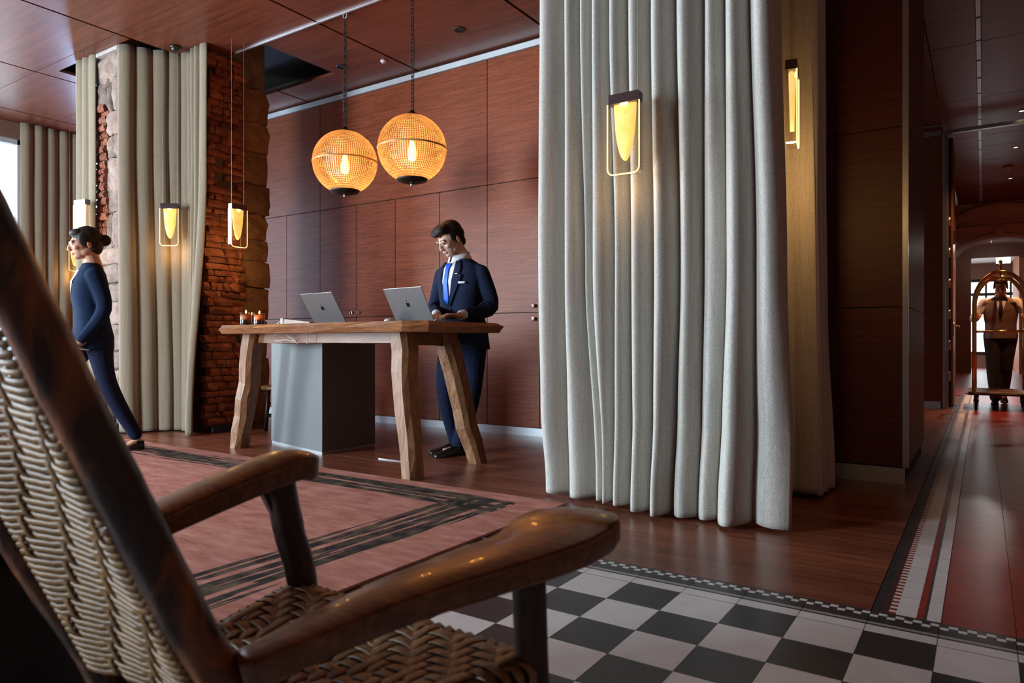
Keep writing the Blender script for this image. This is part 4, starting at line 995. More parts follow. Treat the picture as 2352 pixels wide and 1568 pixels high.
# seat weaving: every strip a ribbon going over and under in a herringbone
sN, sF, sL, sR = (lc(cp(*q)) for q in ((0.018, 0.945, 0.422), (-0.38, 1.23, 0.422), (-0.55, 0.985, 0.474), (-0.27, 0.805, 0.474)))
def strip(name, pts, ups, wid, mat, th=0.0018):
    n_ = len(pts); rings = []
    for i, p in enumerate(pts):
        t = (pts[min(i+1, n_-1)]-pts[max(i-1, 0)]).normalized(); u = ups[i]; s_ = t.cross(u).normalized(); u2 = s_.cross(t).normalized()
        rings.append([p-s_*wid/2, p-s_*wid*0.28+u2*th, p+s_*wid*0.28+u2*th, p+s_*wid/2, p-u2*th*0.6])
    return MB().loft(rings).build(name, mat, ch, True)
def tri(i, per): 
    k = i % (2*per); return k if k < per else 2*per-1-k
UP = Vector((0, 0, 1))
NA, NB = 25, 18
def seatP(u, v):
    uu, vv = min(max(u, 0), 1), min(max(v, 0), 1)
    p = sN.lerp(sF, uu).lerp(sR.lerp(sL, uu), vv)
    p = p-UP*0.018*math.sin(math.pi*uu)*math.sin(math.pi*vv)     # slight sag
    n_ = UP.copy(); r_ = 0.026
    if v < 0:
        o_ = (sN-sR).normalized(); a = -v; p = p+o_*r_*math.sin(a)-UP*r_*(1-math.cos(a)); n_ = (UP*math.cos(a)+o_*math.sin(a))
    if u < 0:
        o_ = (sN-sF).normalized(); a = -u; p = p+o_*r_*math.sin(a)-UP*r_*(1-math.cos(a)); n_ = (UP*math.cos(a)+o_*math.sin(a))
    if u > 1:
        o_ = (sF-sN).normalized(); a = u-1; p = p+o_*r_*math.sin(a)-UP*r_*(1-math.cos(a)); n_ = (UP*math.cos(a)+o_*math.sin(a))
    return p, n_
hA = 0.0028
for i in range(NA):
    u = (i+0.5)/NA; pts = []; ups = []
    for a in (2.6, 1.9, 1.2, 0.6): p, n_ = seatP(u, -a); pts.append(p+n_*hA); ups.append(n_)
    for j in range(NB):
        p, n_ = seatP(u, (j+0.5)/NB); over = (i+tri(j, 6)) % 4 < 2
        pts.append(p+n_*(hA if over else -hA)); ups.append(n_)
    strip('seat_strip', pts, ups, 0.0240, M_palm, 0.0014)
for j in range(NB):
    v = (j+0.5)/NB; pts = []; ups = []
    for a in (2.6, 1.9, 1.2, 0.6): p, n_ = seatP(-a, v); pts.append(p+n_*hA*0.5); ups.append(n_)
    for i in range(NA):
        p, n_ = seatP((i+0.5)/NA, v); over = (i+tri(j, 6)) % 4 < 2
        pts.append(p+n_*(-hA if over else hA)); ups.append(n_)
    for a in (0.6, 1.2, 1.9, 2.6): p, n_ = seatP(1+a, v); pts.append(p+n_*hA*0.5); ups.append(n_)
    strip('seat_strip', pts, ups, 0.0232, M_palm, 0.0014)
# back weaving on two slim rails inside the posts
def postR(dz): k = (0.282-dz)/0.398; return cp(-0.348-0.125*k, 0.74-0.12*k, dz)
def postL(dz): k = (0.282-dz)/0.398; return cp(-0.626-0.125*k, 0.917-0.12*k, dz)
latv = (postL(0)-postR(0)).normalized(); fwd = -Vector((latv.y, -latv.x, 0)).normalized()
if fwd.dot(cw(0.6, 0.8)) < 0: fwd = -fwd
upv = (postR(-0.3)-postR(0.3)).normalized(); nb = latv.cross(upv).normalized()
if nb.dot(fwd) > 0: nb = -nb               # points to the back of the chair
for f_, nm in ((0.052, 0), (-0.052, 1)):
    pr = postR if nm == 0 else postL
    log('weave_rail', [pr(0.44)+latv*f_, pr(0.1)+latv*f_, pr(-0.29)+latv*f_], 0.010, 0.010, M_legw)
NW, NV = 76, 11
def backP(u, v):
    dz = 0.425-0.70*v
    a, b = postR(dz)+latv*0.052, postL(dz)-latv*0.052
    uu = min(max(u, 0), 1); p = a.lerp(b, uu); n_ = nb.copy(); r_ = 0.013
    p = p-nb*0.012*math.sin(math.pi*uu)+nb*0.012
    if u < 0: q = -u; p = p-latv*r_*math.sin(q)-nb*r_*(1-math.cos(q)); n_ = nb*math.cos(q)-latv*math.sin(q)
    if u > 1: q = u-1; p = p+latv*r_*math.sin(q)-nb*r_*(1-math.cos(q)); n_ = nb*math.cos(q)+latv*math.sin(q)
    return lc(p)+n_*0.004, n_
for j in range(NW):
    v = (j+0.5)/NW; pts = []; ups = []
    for a in (3.0, 2.3, 1.6, 0.9, 0.4): p, n_ = backP(-a, v); pts.append(p+n_*0.003); ups.append(n_)
    for i in range(NV):
        p, n_ = backP((i+0.5)/NV, v); over = ((j//3)+i) % 4 != 0
        pts.append(p+n_*(0.0035 if over else -0.0025)); ups.append(n_)
    for a in (0.4, 0.9, 1.6, 2.3, 3.0): p, n_ = backP(1+a, v); pts.append(p+n_*0.003); ups.append(n_)
    strip('back_strip', pts, ups, 0.0100, M_palm2, 0.0022)
for i in range(NV):
    u = (i+0.5)/NV; pts = []; ups = []
    for j in range(NW):
        p, n_ = backP(u, (j+0.5)/NW); over = ((j//3)+i) % 4 == 0
        pts.append(p+n_*(0.003 if over else -0.003)); ups.append(n_)
    strip('back_strip', pts, ups, 0.016, M_palm2, 0.002)
# made-up black drum, fills the unidentified dark area at the lower left
ot = empty('black_filler', cw(-1.17, 1.45, 0.012)); tag(ot, 'black padded drum added to fill the dark area behind the armchair back', 'black_filler')
M_blk = plain('filler_black', (0.006, 0.006, 0.007), 0.6, 0, 0.2, 8, 0.1, 90)
MB().lathe([(0.30, 0.04), (0.33, 0.08), (0.335, 0.42), (0.31, 0.46)], 40).build('drum', M_blk, ot, True)
MB().lathe([(0.32, 0.46), (0.335, 0.49), (0.335, 0.54), (0.30, 0.575), (0.1, 0.585), (0.001, 0.585)], 40).build('cushion', M_blk, ot, True)
for a in (45, 135, 225, 315): MB().tube([(0.24*math.cos(R(a)), 0.24*math.sin(R(a)), 0.0), (0.24*math.cos(R(a)), 0.24*math.sin(R(a)), 0.05)], 0.02, 10).build('foot', M_iron, ot)

# ------------------------------------------------------------------ people
M_skin = plain('skin_fair', (0.62, 0.40, 0.30), 0.5, 0, 0.04, 20, 0.03, 300)
M_skin2 = plain('skin_warm', (0.50, 0.27, 0.17), 0.5, 0, 0.05, 20)
M_navy = plain('navy_wool', (0.013, 0.020, 0.048), 0.9, 0, 0.12, 30, 0.15, 500, 0, 0.15)
M_navy2 = plain('navy_trouser', (0.009, 0.014, 0.036), 0.9, 0, 0.12, 30, 0.15, 500, 0, 0.12)
M_shirt = plain('white_shirt', (0.72, 0.73, 0.77), 0.7, 0, 0.03, 20)
M_tie = plain('bright_blue_tie', (0.005, 0.12, 0.72), 0.5, 0, 0.08, 40)
M_hair = plain('dark_brown_hair', (0.016, 0.010, 0.008), 0.6, 0, 0.5, 90, 0.5, 160, 0, 0.25)
M_shoe = plain('black_leather_shoe', (0.008, 0.008, 0.009), 0.22)
M_lip = plain('lip', (0.46, 0.18, 0.15), 0.5)
M_eye = plain('eye_dark', (0.02, 0.012, 0.01), 0.3)
M_eyew = plain('eye_white', (0.7, 0.68, 0.66), 0.35)
M_vest = plain('taupe_waistcoat', (0.22, 0.16, 0.115), 0.8, 0, 0.08, 30)
M_charc = plain('charcoal_trouser', (0.020, 0.016, 0.016), 0.85, 0, 0.15, 30)
M_tie2 = plain('navy_tie', (0.008, 0.013, 0.055), 0.6)

def head_parts(pitch, yaw, c, roll=0):
    return Matrix.Translation(c) @ Matrix.Rotation(yaw, 4, 'Z') @ Matrix.Rotation(pitch, 4, 'X') @ Matrix.Rotation(roll, 4, 'Y')
def head_blob(H):
    """skin of a head facing local -Y, about 0.235 tall"""
    h = MB()
    h.ell((0, 0.018, 0.035), (0.074, 0.094, 0.082)).ell((0, -0.028, 0.0), (0.064, 0.066, 0.075)).ell((0, -0.035, -0.045), (0.054, 0.056, 0.055))
    h.ell((0, -0.062, -0.088), (0.026, 0.026, 0.020)).ell((0, -0.045, -0.078), (0.042, 0.042, 0.026))
    for s_ in (-1, 1):
        h.ell((s_*0.045, 0.0, -0.055), (0.020, 0.045, 0.028), (0.3, 0, 0)); h.ell((s_*0.040, -0.064, -0.020), (0.020, 0.022, 0.018))
        h.ell((s_*0.076, 0.018, -0.008), (0.009, 0.020, 0.032), (0.15, 0, s_*0.35))
        h.ell((s_*0.030, -0.086, 0.026), (0.024, 0.010, 0.008), (0, s_*0.12, 0))
        h.ell((s_*0.011, -0.102, -0.034), (0.008, 0.010, 0.007))
    h.tube([(0, -0.085, 0.022), (0, -0.102, -0.010), (0, -0.113, -0.030)], [(0.008, 0.010), (0.010, 0.013), (0.012, 0.010)], 10, round_ends=True)
    h.ell((0, -0.090, -0.060), (0.022, 0.010, 0.012))
    h.tube([(0, 0.022, -0.04), (0, 0.030, -0.12), (0, 0.04, -0.19)], [(0.056, 0.056), (0.054, 0.056), (0.062, 0.06)], 16, round_ends=True)
    return h.xf(H)
def face_bits(H, par, hairmat):
    for s_ in (-1, 1):
        MB().ell((s_*0.031, -0.083, 0.008), (0.012, 0.0085, 0.0048)).xf(H).build('eye', M_eyew, par, True)
        MB().ell((s_*0.031, -0.0895, 0.0055), (0.0062, 0.004, 0.0055)).xf(H).build('iris', M_eye, par, True)
        MB().tube([(s_*0.016, -0.0905, 0.010), (s_*0.031, -0.0945, 0.0125), (s_*0.046, -0.085, 0.008)], [0.0022, 0.0028, 0.002], 6, round_ends=True).xf(H).build('eyelid', M_eye, par, True)
        MB().tube([(s_*0.014, -0.0925, 0.0300), (s_*0.032, -0.0885, 0.0335), (s_*0.050, -0.071, 0.0295)], [(0.002, 0.0038), (0.0022, 0.004), (0.0015, 0.002)], 8, round_ends=True).xf(H).build('eyebrow', hairmat, par, True)
    MB().tube([(-0.021, -0.0905, -0.0605), (0, -0.1005, -0.0590), (0.021, -0.0905, -0.0605)], [(0.002, 0.0025), (0.0045, 0.0045), (0.002, 0.0025)], 8, round_ends=True).xf(H).build('lips', M_lip, par, True)
def hand(mb, wrist, knuck, up, side, curl=0.5, thumb=None, spread=0.018, k=1.0):
    """palm from wrist to knuckles, five fingers; up = back of the hand, side = towards the thumb"""
    w_, kn = Vector(wrist), Vector(knuck); d_ = (kn-w_).normalized(); s_ = Vector(side); s_ = (s_-d_*s_.dot(d_)).normalized(); u = Vector(up); u = (u-d_*u.dot(d_)-s_*u.dot(s_)).normalized()
    mb.tube([w_-d_*0.03, w_, w_.lerp(kn, 0.55), kn], [(0.024, 0.019), (0.027, 0.017), (0.040, 0.015), (0.040, 0.012)], 12, side=s_, round_ends=True)
    for i, (ln, off_) in enumerate(((0.070, 1.5), (0.080, 0.5), (0.074, -0.5), (0.058, -1.5))):
        b = kn+s_*off_*spread*1.05-d_*0.006
        dir0 = (d_+s_*off_*0.06).normalized(); a1 = curl*0.7; a2 = curl*1.9; a3 = curl*2.6
        p1 = b+(dir0*math.cos(a1)-u*math.sin(a1))*ln*0.48*k; p2 = p1+(dir0*math.cos(a2)-u*math.sin(a2))*ln*0.32*k; p3 = p2+(dir0*math.cos(a3)-u*math.sin(a3))*ln*0.22*k
        mb.tube([b, p1, p2, p3], [0.0088, 0.0084, 0.0076, 0.0066], 8, round_ends=True)
    tb_ = w_.lerp(kn, 0.35)+s_*0.030; t1 = tb_+(d_*0.6+s_*0.75-u*0.25).normalized()*0.035; t2 = t1+(d_*0.9+s_*0.25-u*0.3).normalized()*0.028
    mb.tube([w_.lerp(kn, 0.2)+s_*0.014, tb_, t1, t2], [0.014, 0.0115, 0.0095, 0.008], 8, round_ends=True)
def limb(mb, P, Rr, n=14, side=None): mb.tube(spl(P, 5), [Rr[0]]*0+[interp([(i/(len(Rr)-1), r_) for i, r_ in enumerate(Rr)], k/(5*(len(P)-1))) for k in range(5*(len(P)-1)+1)], n, round_ends=True, side=side)
class Torso:
    def __init__(s, rows): s.rows = rows           # (z, cx, cy, rx, ry)
    def at(s, z): return interp([(r_[0], list(r_[1:])) for r_ in s.rows], z)
    def rings(s, k=1.0, n=28, p=2.5):
        out = []
        for z, cx_, cy_, rx, ry in s.rows:
            ring = []
            for j in range(n):
                a = 2*math.pi*j/n; ca, sa = math.cos(a), math.sin(a)
                ring.append(Vector((cx_+rx*k*math.copysign(abs(ca)**(2/p), ca), cy_+ry*k*math.copysign(abs(sa)**(2/p), sa), z)))
            out.append(ring)
        return out
    def front(s, x, z, o=0.0, p=2.5):
        cx_, cy_, rx, ry = s.at(z); q = min(0.98, abs((x-cx_)/rx)); return Vector((x, cy_-ry*(1-q**p)**(1/p)-o, z))
def front_patch(name, T_, rows, o, mat, par, nx=6, th=0.003):
    """sheet on the chest: rows of (z, x0, x1)"""
    a = [[T_.front(x0+(x1-x0)*i/nx, z, o) for i in range(nx+1)] for z, x0, x1 in rows]
    m_ = MB(); m_.loft(a, closed=False); ob = m_.build(name, mat, par, True)
    so = ob.modifiers.new('thick', 'SOLIDIFY'); so.thickness = th; so.offset = 0; return ob
def shoe(par, heel, toe, mat, w_=0.045, h_=0.075, name='shoe'):
    a, b = Vector(heel), Vector(toe); d_ = (b-a).normalized(); s_ = d_.cross(Vector((0, 0, 1))).normalized(); L = (b-a).length
    rings = []
    for t, wd, hh in ((0.0, 0.5, 0.75), (0.05, 0.8, 0.95), (0.25, 0.88, 1.15), (0.42, 0.82, 0.95), (0.6, 1.0, 0.7), (0.82, 0.98, 0.52), (0.95, 0.7, 0.42), (1.0, 0.35, 0.28)):
        c = a+d_*L*t; W_ = w_*wd; Hh = h_*hh
        rings.append([c+s_*x*W_+Vector((0, 0, z*Hh)) for x, z in ((-1, 0.02), (1, 0.02), (1.02, 0.3), (0.85, 0.7), (0.4, 0.97), (-0.4, 0.97), (-0.85, 0.7), (-1.02, 0.3))])
    o = MB().loft(rings).build(name, mat, par, True)
    MB().loft([[v+Vector((0, 0, -0.0)) for v in [c_+s_*x*w_*1.03*wd for x in (-1, 1)]+[c_+s_*x*w_*1.03*wd+Vector((0, 0, 0.012)) for x in (1, -1)]] for c_, wd in ((a, 0.7), (a.lerp(b, 0.25), 0.9), (a.lerp(b, 0.6), 1.0), (a.lerp(b, 0.9), 0.85), (b, 0.4))]).build('sole', M_iron, o)
    return o

# ---- the man at the desk (world coordinates relative to his base)
MBASE = Vector((-3.30, 4.24, 0)); man = empty('person', MBASE); tag(man, 'person in a navy suit and bright blue tie typing at the high desk', 'person')
def w2(p): return Vector(p)-MBASE
Tm = Torso([(0.80, 0.03, -0.005, 0.205, 0.150), (0.90, 0.03, -0.01, 0.193, 0.142), (1.00, 0.035, -0.025, 0.178, 0.128), (1.10, 0.04, -0.04, 0.170, 0.122), (1.20, 0.045, -0.055, 0.182, 0.128), (1.30, 0.05, -0.065, 0.196, 0.130), (1.38, 0.05, -0.068, 0.190, 0.115), (1.435, 0.05, -0.065, 0.150, 0.088), (1.475, 0.045, -0.06, 0.085, 0.066)])
Hm = head_parts(R(31), R(-16), Vector((0.005, -0.145, 1.615)))
shR, shL = Vector((-0.145, -0.06, 1.362)), Vector((0.240, -0.06, 1.362))
elR, elL = Vector((-0.235, -0.03, 1.13)), Vector((0.300, -0.03, 1.115))
wrR, wrL = Vector((0.055, -0.36, 1.045)), Vector((0.235, -0.33, 1.042))
knR, knL = Vector((0.105, -0.43, 1.040)), Vector((0.195, -0.415, 1.045))
hpR, hpL = Vector((-0.065, 0.0, 0.93)), Vector((0.125, 0.0, 0.93))
kneR, kneL = Vector((-0.075, -0.10, 0.53)), Vector((0.125, -0.03, 0.50))
anR, anL = Vector((-0.10, 0.06, 0.09)), Vector((-0.01, -0.02, 0.09))
b = head_blob(Hm)
b.loft([[v*1 for v in r_] for r_ in Tm.rings(0.88)])
limb(b, [shR, elR, wrR], [0.048, 0.040, 0.026]); limb(b, [shL, elL, wrL], [0.048, 0.040, 0.026])
limb(b, [hpR, kneR, anR], [0.078, 0.050, 0.034]); limb(b, [hpL, kneL, anL], [0.078, 0.050, 0.034])
for a, q in ((anR, -1), (anL, 1)): b.tube([a+Vector((0.02, 0.02, -0.045)), a+Vector((-0.02, -0.12, -0.06))], [(0.03, 0.022), (0.026, 0.014)], 10, round_ends=True)
hand(b, wrR, knR, (0, 0, 1), (0.8, 0.3, 0), 0.30); hand(b, wrL, knL, (0, 0, 1), (-0.9, -0.25, 0), 0.42)
remesh(b, 'body', M_skin, man, 0.0046, 3, 0.5)
face_bits(Hm, man, M_hair)
hr = MB()
hr.ell((0, 0.034, 0.055), (0.081, 0.098, 0.086)).ell((0, 0.060, 0.02), (0.076, 0.075, 0.075)).ell((0, -0.040, 0.105), (0.066, 0.060, 0.036), (0.15, 0, 0)).ell((-0.02, -0.078, 0.092), (0.048, 0.036, 0.030), (0.35, 0.2, 0)).ell((0.03, -0.065, 0.098), (0.040, 0.035, 0.030)).ell((-0.01, -0.092, 0.082), (0.034, 0.022, 0.020))
for s_ in (-1, 1): hr.ell((s_*0.070, 0.004, 0.030), (0.012, 0.040, 0.045)).ell((s_*0.074, -0.004, 0.000), (0.007, 0.011, 0.025))
hr.ell((0, 0.085, -0.04), (0.055, 0.030, 0.05))
remesh(hr.xf(Hm), 'hair', M_hair, man, 0.005, 3)
j = MB(); j.loft(Tm.rings(1.0))
limb(j, [shR+Vector((0.01, 0, 0)), elR, wrR.lerp(elR, 0.24)], [0.063, 0.055, 0.040]); limb(j, [shL-Vector((0.01, 0, 0)), elL, wrL.lerp(elL, 0.24)], [0.063, 0.055, 0.040])
for q in (shR+Vector((0.02, 0, 0.022)), shL+Vector((-0.02, 0, 0.022))): j.tube([(0.045, -0.06, 1.435), (Vector((0.045, -0.06, 1.43))+q)/2, q], [(0.055, 0.055), (0.052, 0.062), (0.045, 0.058)], 12, side=(0, 0, 1), round_ends=True)
remesh(j, 'jacket', M_navy, man, 0.006, 5)
# jacket folds at the elbows
for e, wv in ((elL, wrL), (elR, wrR)):
    for k in range(3):
        q = e.lerp(wv, 0.02+0.10*k); ax = (wv-e).normalized(); s_ = ax.cross(Vector((0, 0, 1))).normalized(); u = s_.cross(ax)
        MB().tube([q+s_*0.045*math.cos(a)+u*0.046*math.sin(a)+ax*0.02*math.sin(a+k) for a in [R(30+14*i) for i in range(10)]], [0.004+0.004*math.sin(math.pi*i/9) for i in range(10)], 7).build('sleeve_fold', M_navy, man, True)
tm = MB(); limb(tm, [hpR+Vector((0.0, 0, 0.02)), kneR, anR+Vector((0, 0, 0.0))], [0.106, 0.072, 0.056]); limb(tm, [hpL+Vector((0, 0, 0.02)), kneL, anL+Vector((0, 0, 0.0))], [0.106, 0.072, 0.056])
tm.ell((0.03, -0.005, 0.93), (0.17, 0.125, 0.12)); remesh(tm, 'trousers', M_navy2, man, 0.007, 3)
vx = 0.012
front_patch('shirt_front', Tm, [(1.125, vx-0.004, vx+0.004), (1.20, vx-0.028, vx+0.03), (1.30, vx-0.045, vx+0.055), (1.40, vx-0.045, vx+0.068), (1.45, vx-0.035, vx+0.065)], 0.004, M_shirt, man)
front_patch('tie', Tm, [(1.135, vx-0.003, vx+0.003), (1.17, vx-0.030, vx+0.018), (1.28, vx-0.028, vx+0.016), (1.395, vx-0.013, vx+0.016), (1.405, vx-0.020, vx+0.022), (1.437, vx-0.024, vx+0.028)], 0.012, M_tie, man, 6, 0.006)
front_patch('lapel', Tm, [(1.12, vx-0.006, vx+0.02), (1.20, vx+0.030, vx+0.068), (1.31, vx+0.054, vx+0.130), (1.345, vx+0.060, vx+0.140), (1.355, vx+0.064, vx+0.118), (1.40, vx+0.066, vx+0.122), (1.455, vx+0.055, vx+0.095)], 0.010, M_navy, man, 6, 0.006)
front_patch('lapel', Tm, [(1.12, vx-0.02, vx+0.006), (1.20, vx-0.066, vx-0.028), (1.31, vx-0.112, vx-0.045), (1.345, vx-0.118, vx-0.047), (1.355, vx-0.10, vx-0.047), (1.40, vx-0.10, vx-0.045), (1.45, vx-0.08, vx-0.034)], 0.010, M_navy, man, 6, 0.006)
front_patch('pocket_square', Tm, [(1.282, 0.128, 0.180), (1.297, 0.128, 0.182)], 0.013, M_shirt, man, 4, 0.004)
front_patch('lapel_pin', Tm, [(1.352, 0.098, 0.118), (1.358, 0.092, 0.122)], 0.017, M_chrome, man, 3, 0.003)
bt = Tm.front(vx+0.012, 1.095, 0.006); MB().ell(bt, (0.009, 0.005, 0.009)).build('button', M_iron, man, True)
def collar(par, c, r0, r1, z0, z1, yaw=0):
    rr = []
    for z, r_, cy_ in ((z0, r0, 0.0), ((z0+z1)/2, (r0+r1)/2+0.002, 0.004), (z1, r1, 0.008)):
        rr.append([Vector((c[0]+r_*math.sin(a), c[1]+cy_-r_*math.cos(a)*1.05, z-0.022*math.cos(a))) for a in [yaw+R(8)+R(344)*i/26 for i in range(27)]])
    o = MB().loft(rr, closed=False).build('collar', M_shirt, par, True); so = o.modifiers.new('thick', 'SOLIDIFY'); so.thickness = 0.005
collar(man, (0.028, -0.066), 0.086, 0.073, 1.455, 1.522, R(-12))
for wv, kn_, e in ((wrR, knR, elR), (wrL, knL, elL)):
    d_ = (wv-e).normalized(); MB().tube([wv-d_*0.085, wv-d_*0.012], [0.033, 0.034], 18).build('shirt_cuff', M_shirt, man, True)
shoe(man, (-0.085, 0.105, 0), (-0.20, -0.14, 0), M_shoe); shoe(man, (0.015, 0.03, 0), (-0.07, -0.235, 0), M_shoe)

# ---- the woman walking past the pillar
WB = Vector((-5.67, 2.70, 0.012)); wo = empty('person', WB, R(-14)); tag(wo, 'person in a navy suit walking past the stone pillar holding white papers', 'person')
# local frame: faces local -Y (turned so that she walks to the left)
Tw = Torso([(0.78, 0, 0.0, 0.180, 0.135), (0.88, 0, 0.0, 0.185, 0.135), (0.98, 0, -0.005, 0.165, 0.118), (1.08, 0, -0.015, 0.150, 0.110), (1.18, 0, -0.02, 0.160, 0.125), (1.28, 0, -0.025, 0.172, 0.122), (1.36, 0, -0.02, 0.165, 0.098), (1.41, 0, -0.015, 0.12, 0.072), (1.445, 0, -0.015, 0.07, 0.055)])
Hw = head_parts(R(10), R(0), Vector((0, -0.06, 1.585)))
b = head_blob(Hw); b.loft(Tw.rings(0.88))
sR2, sL2 = Vector((-0.155, -0.02, 1.335)), Vector((0.155, -0.02, 1.335))
eR2, eL2 = Vector((-0.205, 0.02, 1.09)), Vector((0.205, 0.03, 1.09)); wR2, wL2 = Vector((-0.16, -0.12, 0.85)), Vector((0.16, -0.12, 0.84))
limb(b, [sR2, eR2, wR2], [0.043, 0.036, 0.023]); limb(b, [sL2, eL2, wL2], [0.043, 0.036, 0.023])
hand(b, wR2, wR2+Vector((0.02, -0.08, -0.035)), (-1, 0, 0.2), (0, -0.3, 1), 0.45); hand(b, wL2, wL2+Vector((-0.02, -0.08, -0.035)), (1, 0, 0.2), (0, -0.3, 1), 0.45)
hb, hf = Vector((0.085, 0.01, 0.90)), Vector((-0.085, 0.0, 0.90))
kb, kf = Vector((0.095, 0.08, 0.52)), Vector((-0.095, -0.20, 0.52)); ab, af = Vector((0.09, 0.27, 0.125)), Vector((-0.09, -0.33, 0.125))
limb(b, [hb, kb, ab], [0.075, 0.048, 0.032]); limb(b, [hf, kf, af], [0.075, 0.048, 0.032])
for a, tz in ((ab, 0.03), (af, 0.03)): b.tube([a+Vector((0, 0.02, -0.05)), a+Vector((0, -0.06, -0.09)), a+Vector((0, -0.16, -0.125))], [(0.028, 0.026), (0.030, 0.020), (0.026, 0.012)], 10, round_ends=True)
remesh(b, 'body', M_skin2, wo, 0.006, 3); face_bits(Hw @ Matrix.Translation((0, 0.006, 0)), wo, M_hair)
hr = MB().ell((0, 0.030, 0.050), (0.084, 0.104, 0.090)).ell((0, 0.055, -0.01), (0.078, 0.075, 0.085)).ell((0, -0.035, 0.092), (0.062, 0.05, 0.032)).ell((0, 0.145, 0.02), (0.045, 0.045, 0.045))
for s_ in (-1, 1): hr.ell((s_*0.07, 0.0, 0.03), (0.016, 0.05, 0.055))
remesh(hr.xf(Hw), 'hair', M_hair, wo, 0.006, 3)
M_navyb = plain('blue_navy_wool', (0.007, 0.016, 0.042), 0.9, 0, 0.15, 20, 0.1, 400, 0, 0.12)
j = MB().loft(Tw.rings(1.0)); limb(j, [sR2+Vector((.01, 0, 0)), eR2, wR2.lerp(eR2, 0.1)], [0.068, 0.053, 0.037]); limb(j, [sL2-Vector((.01, 0, 0)), eL2, wL2.lerp(eL2, 0.1)], [0.068, 0.053, 0.037])
remesh(j, 'jacket', M_navyb, wo, 0.007, 3)
t_ = MB(); limb(t_, [hb+Vector((0, 0, .02)), kb, ab], [0.105, 0.066, 0.050]); limb(t_, [hf+Vector((0, 0, .02)), kf, af], [0.105, 0.066, 0.050]); t_.ell((0, 0, 0.88), (0.165, 0.128, 0.12)); remesh(t_, 'trousers', M_navy2, wo, 0.007, 3)
front_patch('blouse', Tw, [(1.22, -0.004, 0.004), (1.30, -0.028, 0.028), (1.39, -0.045, 0.045)], 0.004, M_shirt, wo)
for a in (ab, af):
    o = shoe(wo, a+Vector((0, 0.055, -a.z+0.012)), a+Vector((0, -0.175, -a.z)), M_shoe, 0.036, 0.045, 'shoe')
    MB().loft([[a+Vector((x, y_+0.045, -a.z)) for x, y_ in ((-.018, -.018), (.018, -.018), (.018, .018), (-.018, .018))], [a+Vector((x*1.5, y_*1.6+0.03, -0.055)) for x, y_ in ((-.018, -.018), (.018, -.018), (.018, .018), (-.018, .018))]]).build('heel', M_shoe, o)
pb = cw(-3.33, 5.78, 0)
pp_ = MB().box(-0.105, 0.105, -0.15, 0.15, -0.002, 0.004).xf(Matrix.Translation(WB+Vector((0, 0, 0.845))) @ Matrix.Rotation(R(-14), 4, 'Z') @ Matrix.Translation((0.10, -0.215, -0.035)) @ Matrix.Rotation(R(-10), 4, 'X')).build('paper_sheets', MATS['white_paper']); tag(pp_, 'white paper sheets held by the walking person', 'papers')

# ---- luggage cart and bellman in the hallway
CBASE = Vector((0.18, 10.62, 0)); ct_ = empty('luggage_cart', CBASE); tag(ct_, 'brass birdcage luggage cart in the hallway', 'luggage cart')
MB().box(-0.34, 0.34, -0.02, 0.98, 0.185, 0.225, 0, 0.01).build('deck', plain('cart_deck', (0.06, 0.03, 0.02), 0.6), ct_)
MB().box(-0.365, 0.365, -0.045, 1.005, 0.195, 0.212, 0, 0.006).build('bumper', M_iron, ct_)
def hoop(y_):
    pts = [(-0.275, y_, 0.215), (-0.275, y_, 0.8), (-0.275, y_, 1.33)]
    for k in range(1, 14):
        a = math.pi-math.pi*k/14; pts.append((0.275*math.cos(a)*(1 if True else 1), y_, 1.33+0.40*math.sin(a)))
    pts += [(0.275, y_, 1.33), (0.275, y_, 0.8), (0.275, y_, 0.215)]
    MB().tube(pts, 0.024, 12, side=(0, 1, 0)).build('hoop', M_brass, ct_, True)
hoop(0.06); hoop(0.90)
for x in (-0.275, 0.275): MB().tube([(x, 0.06, 1.02), (x, 0.90, 1.02)], 0.016, 10).build('side_bar', M_brass, ct_, True)
MB().tube([(-0.275, 0.06, 0.985), (0.275, 0.06, 0.985)], 0.016, 10).build('cross_bar', M_brass, ct_, True)
MB().tube([(0, 0.06, 1.73), (0, 0.90, 1.73)], 0.018, 10).build('hanging_rail', M_brass, ct_, True)
MB().lathe([(0.02, 1.75), (0.024, 1.78), (0.012, 1.80), (0.020, 1.83), (0.022, 1.86), (0.004, 1.885)], 16, (0, 0.06, 0)).build('finial', M_brass, ct_, True)
MB().tube([(0, 0.06, 1.72), (0, 0.05, 1.63)], 0.012, 8).ell((0, 0.05, 1.62), (0.024, 0.024, 0.024)).build('hanging_hook', M_brass, ct_, True)
for x in (-0.255, 0.255):
    for y_ in (0.05, 0.91):
        cs = MB().box(x-0.022, x+0.022, y_-0.05, y_+0.02, 0.10, 0.186).box(x-0.028, x-0.022, y_-0.04, y_+0.01, 0.04, 0.13).box(x+0.022, x+0.028, y_-0.04, y_+0.01, 0.04, 0.13).build('castor', M_iron, ct_)
        MB().lathe([(0.01, -0.017), (0.062, -0.017), (0.066, -0.01), (0.066, 0.01), (0.062, 0.017), (0.01, 0.017)], 20).xf(Matrix.Translation((x, y_-0.015, 0.066)) @ Matrix.Rotation(R(90), 4, 'Y')).build('wheel', M_iron, cs, True)
PBASE = Vector((0.20, 11.85, 0)); be = empty('person', PBASE); tag(be, 'person in a taupe waistcoat and navy tie pushing the brass luggage cart', 'person')
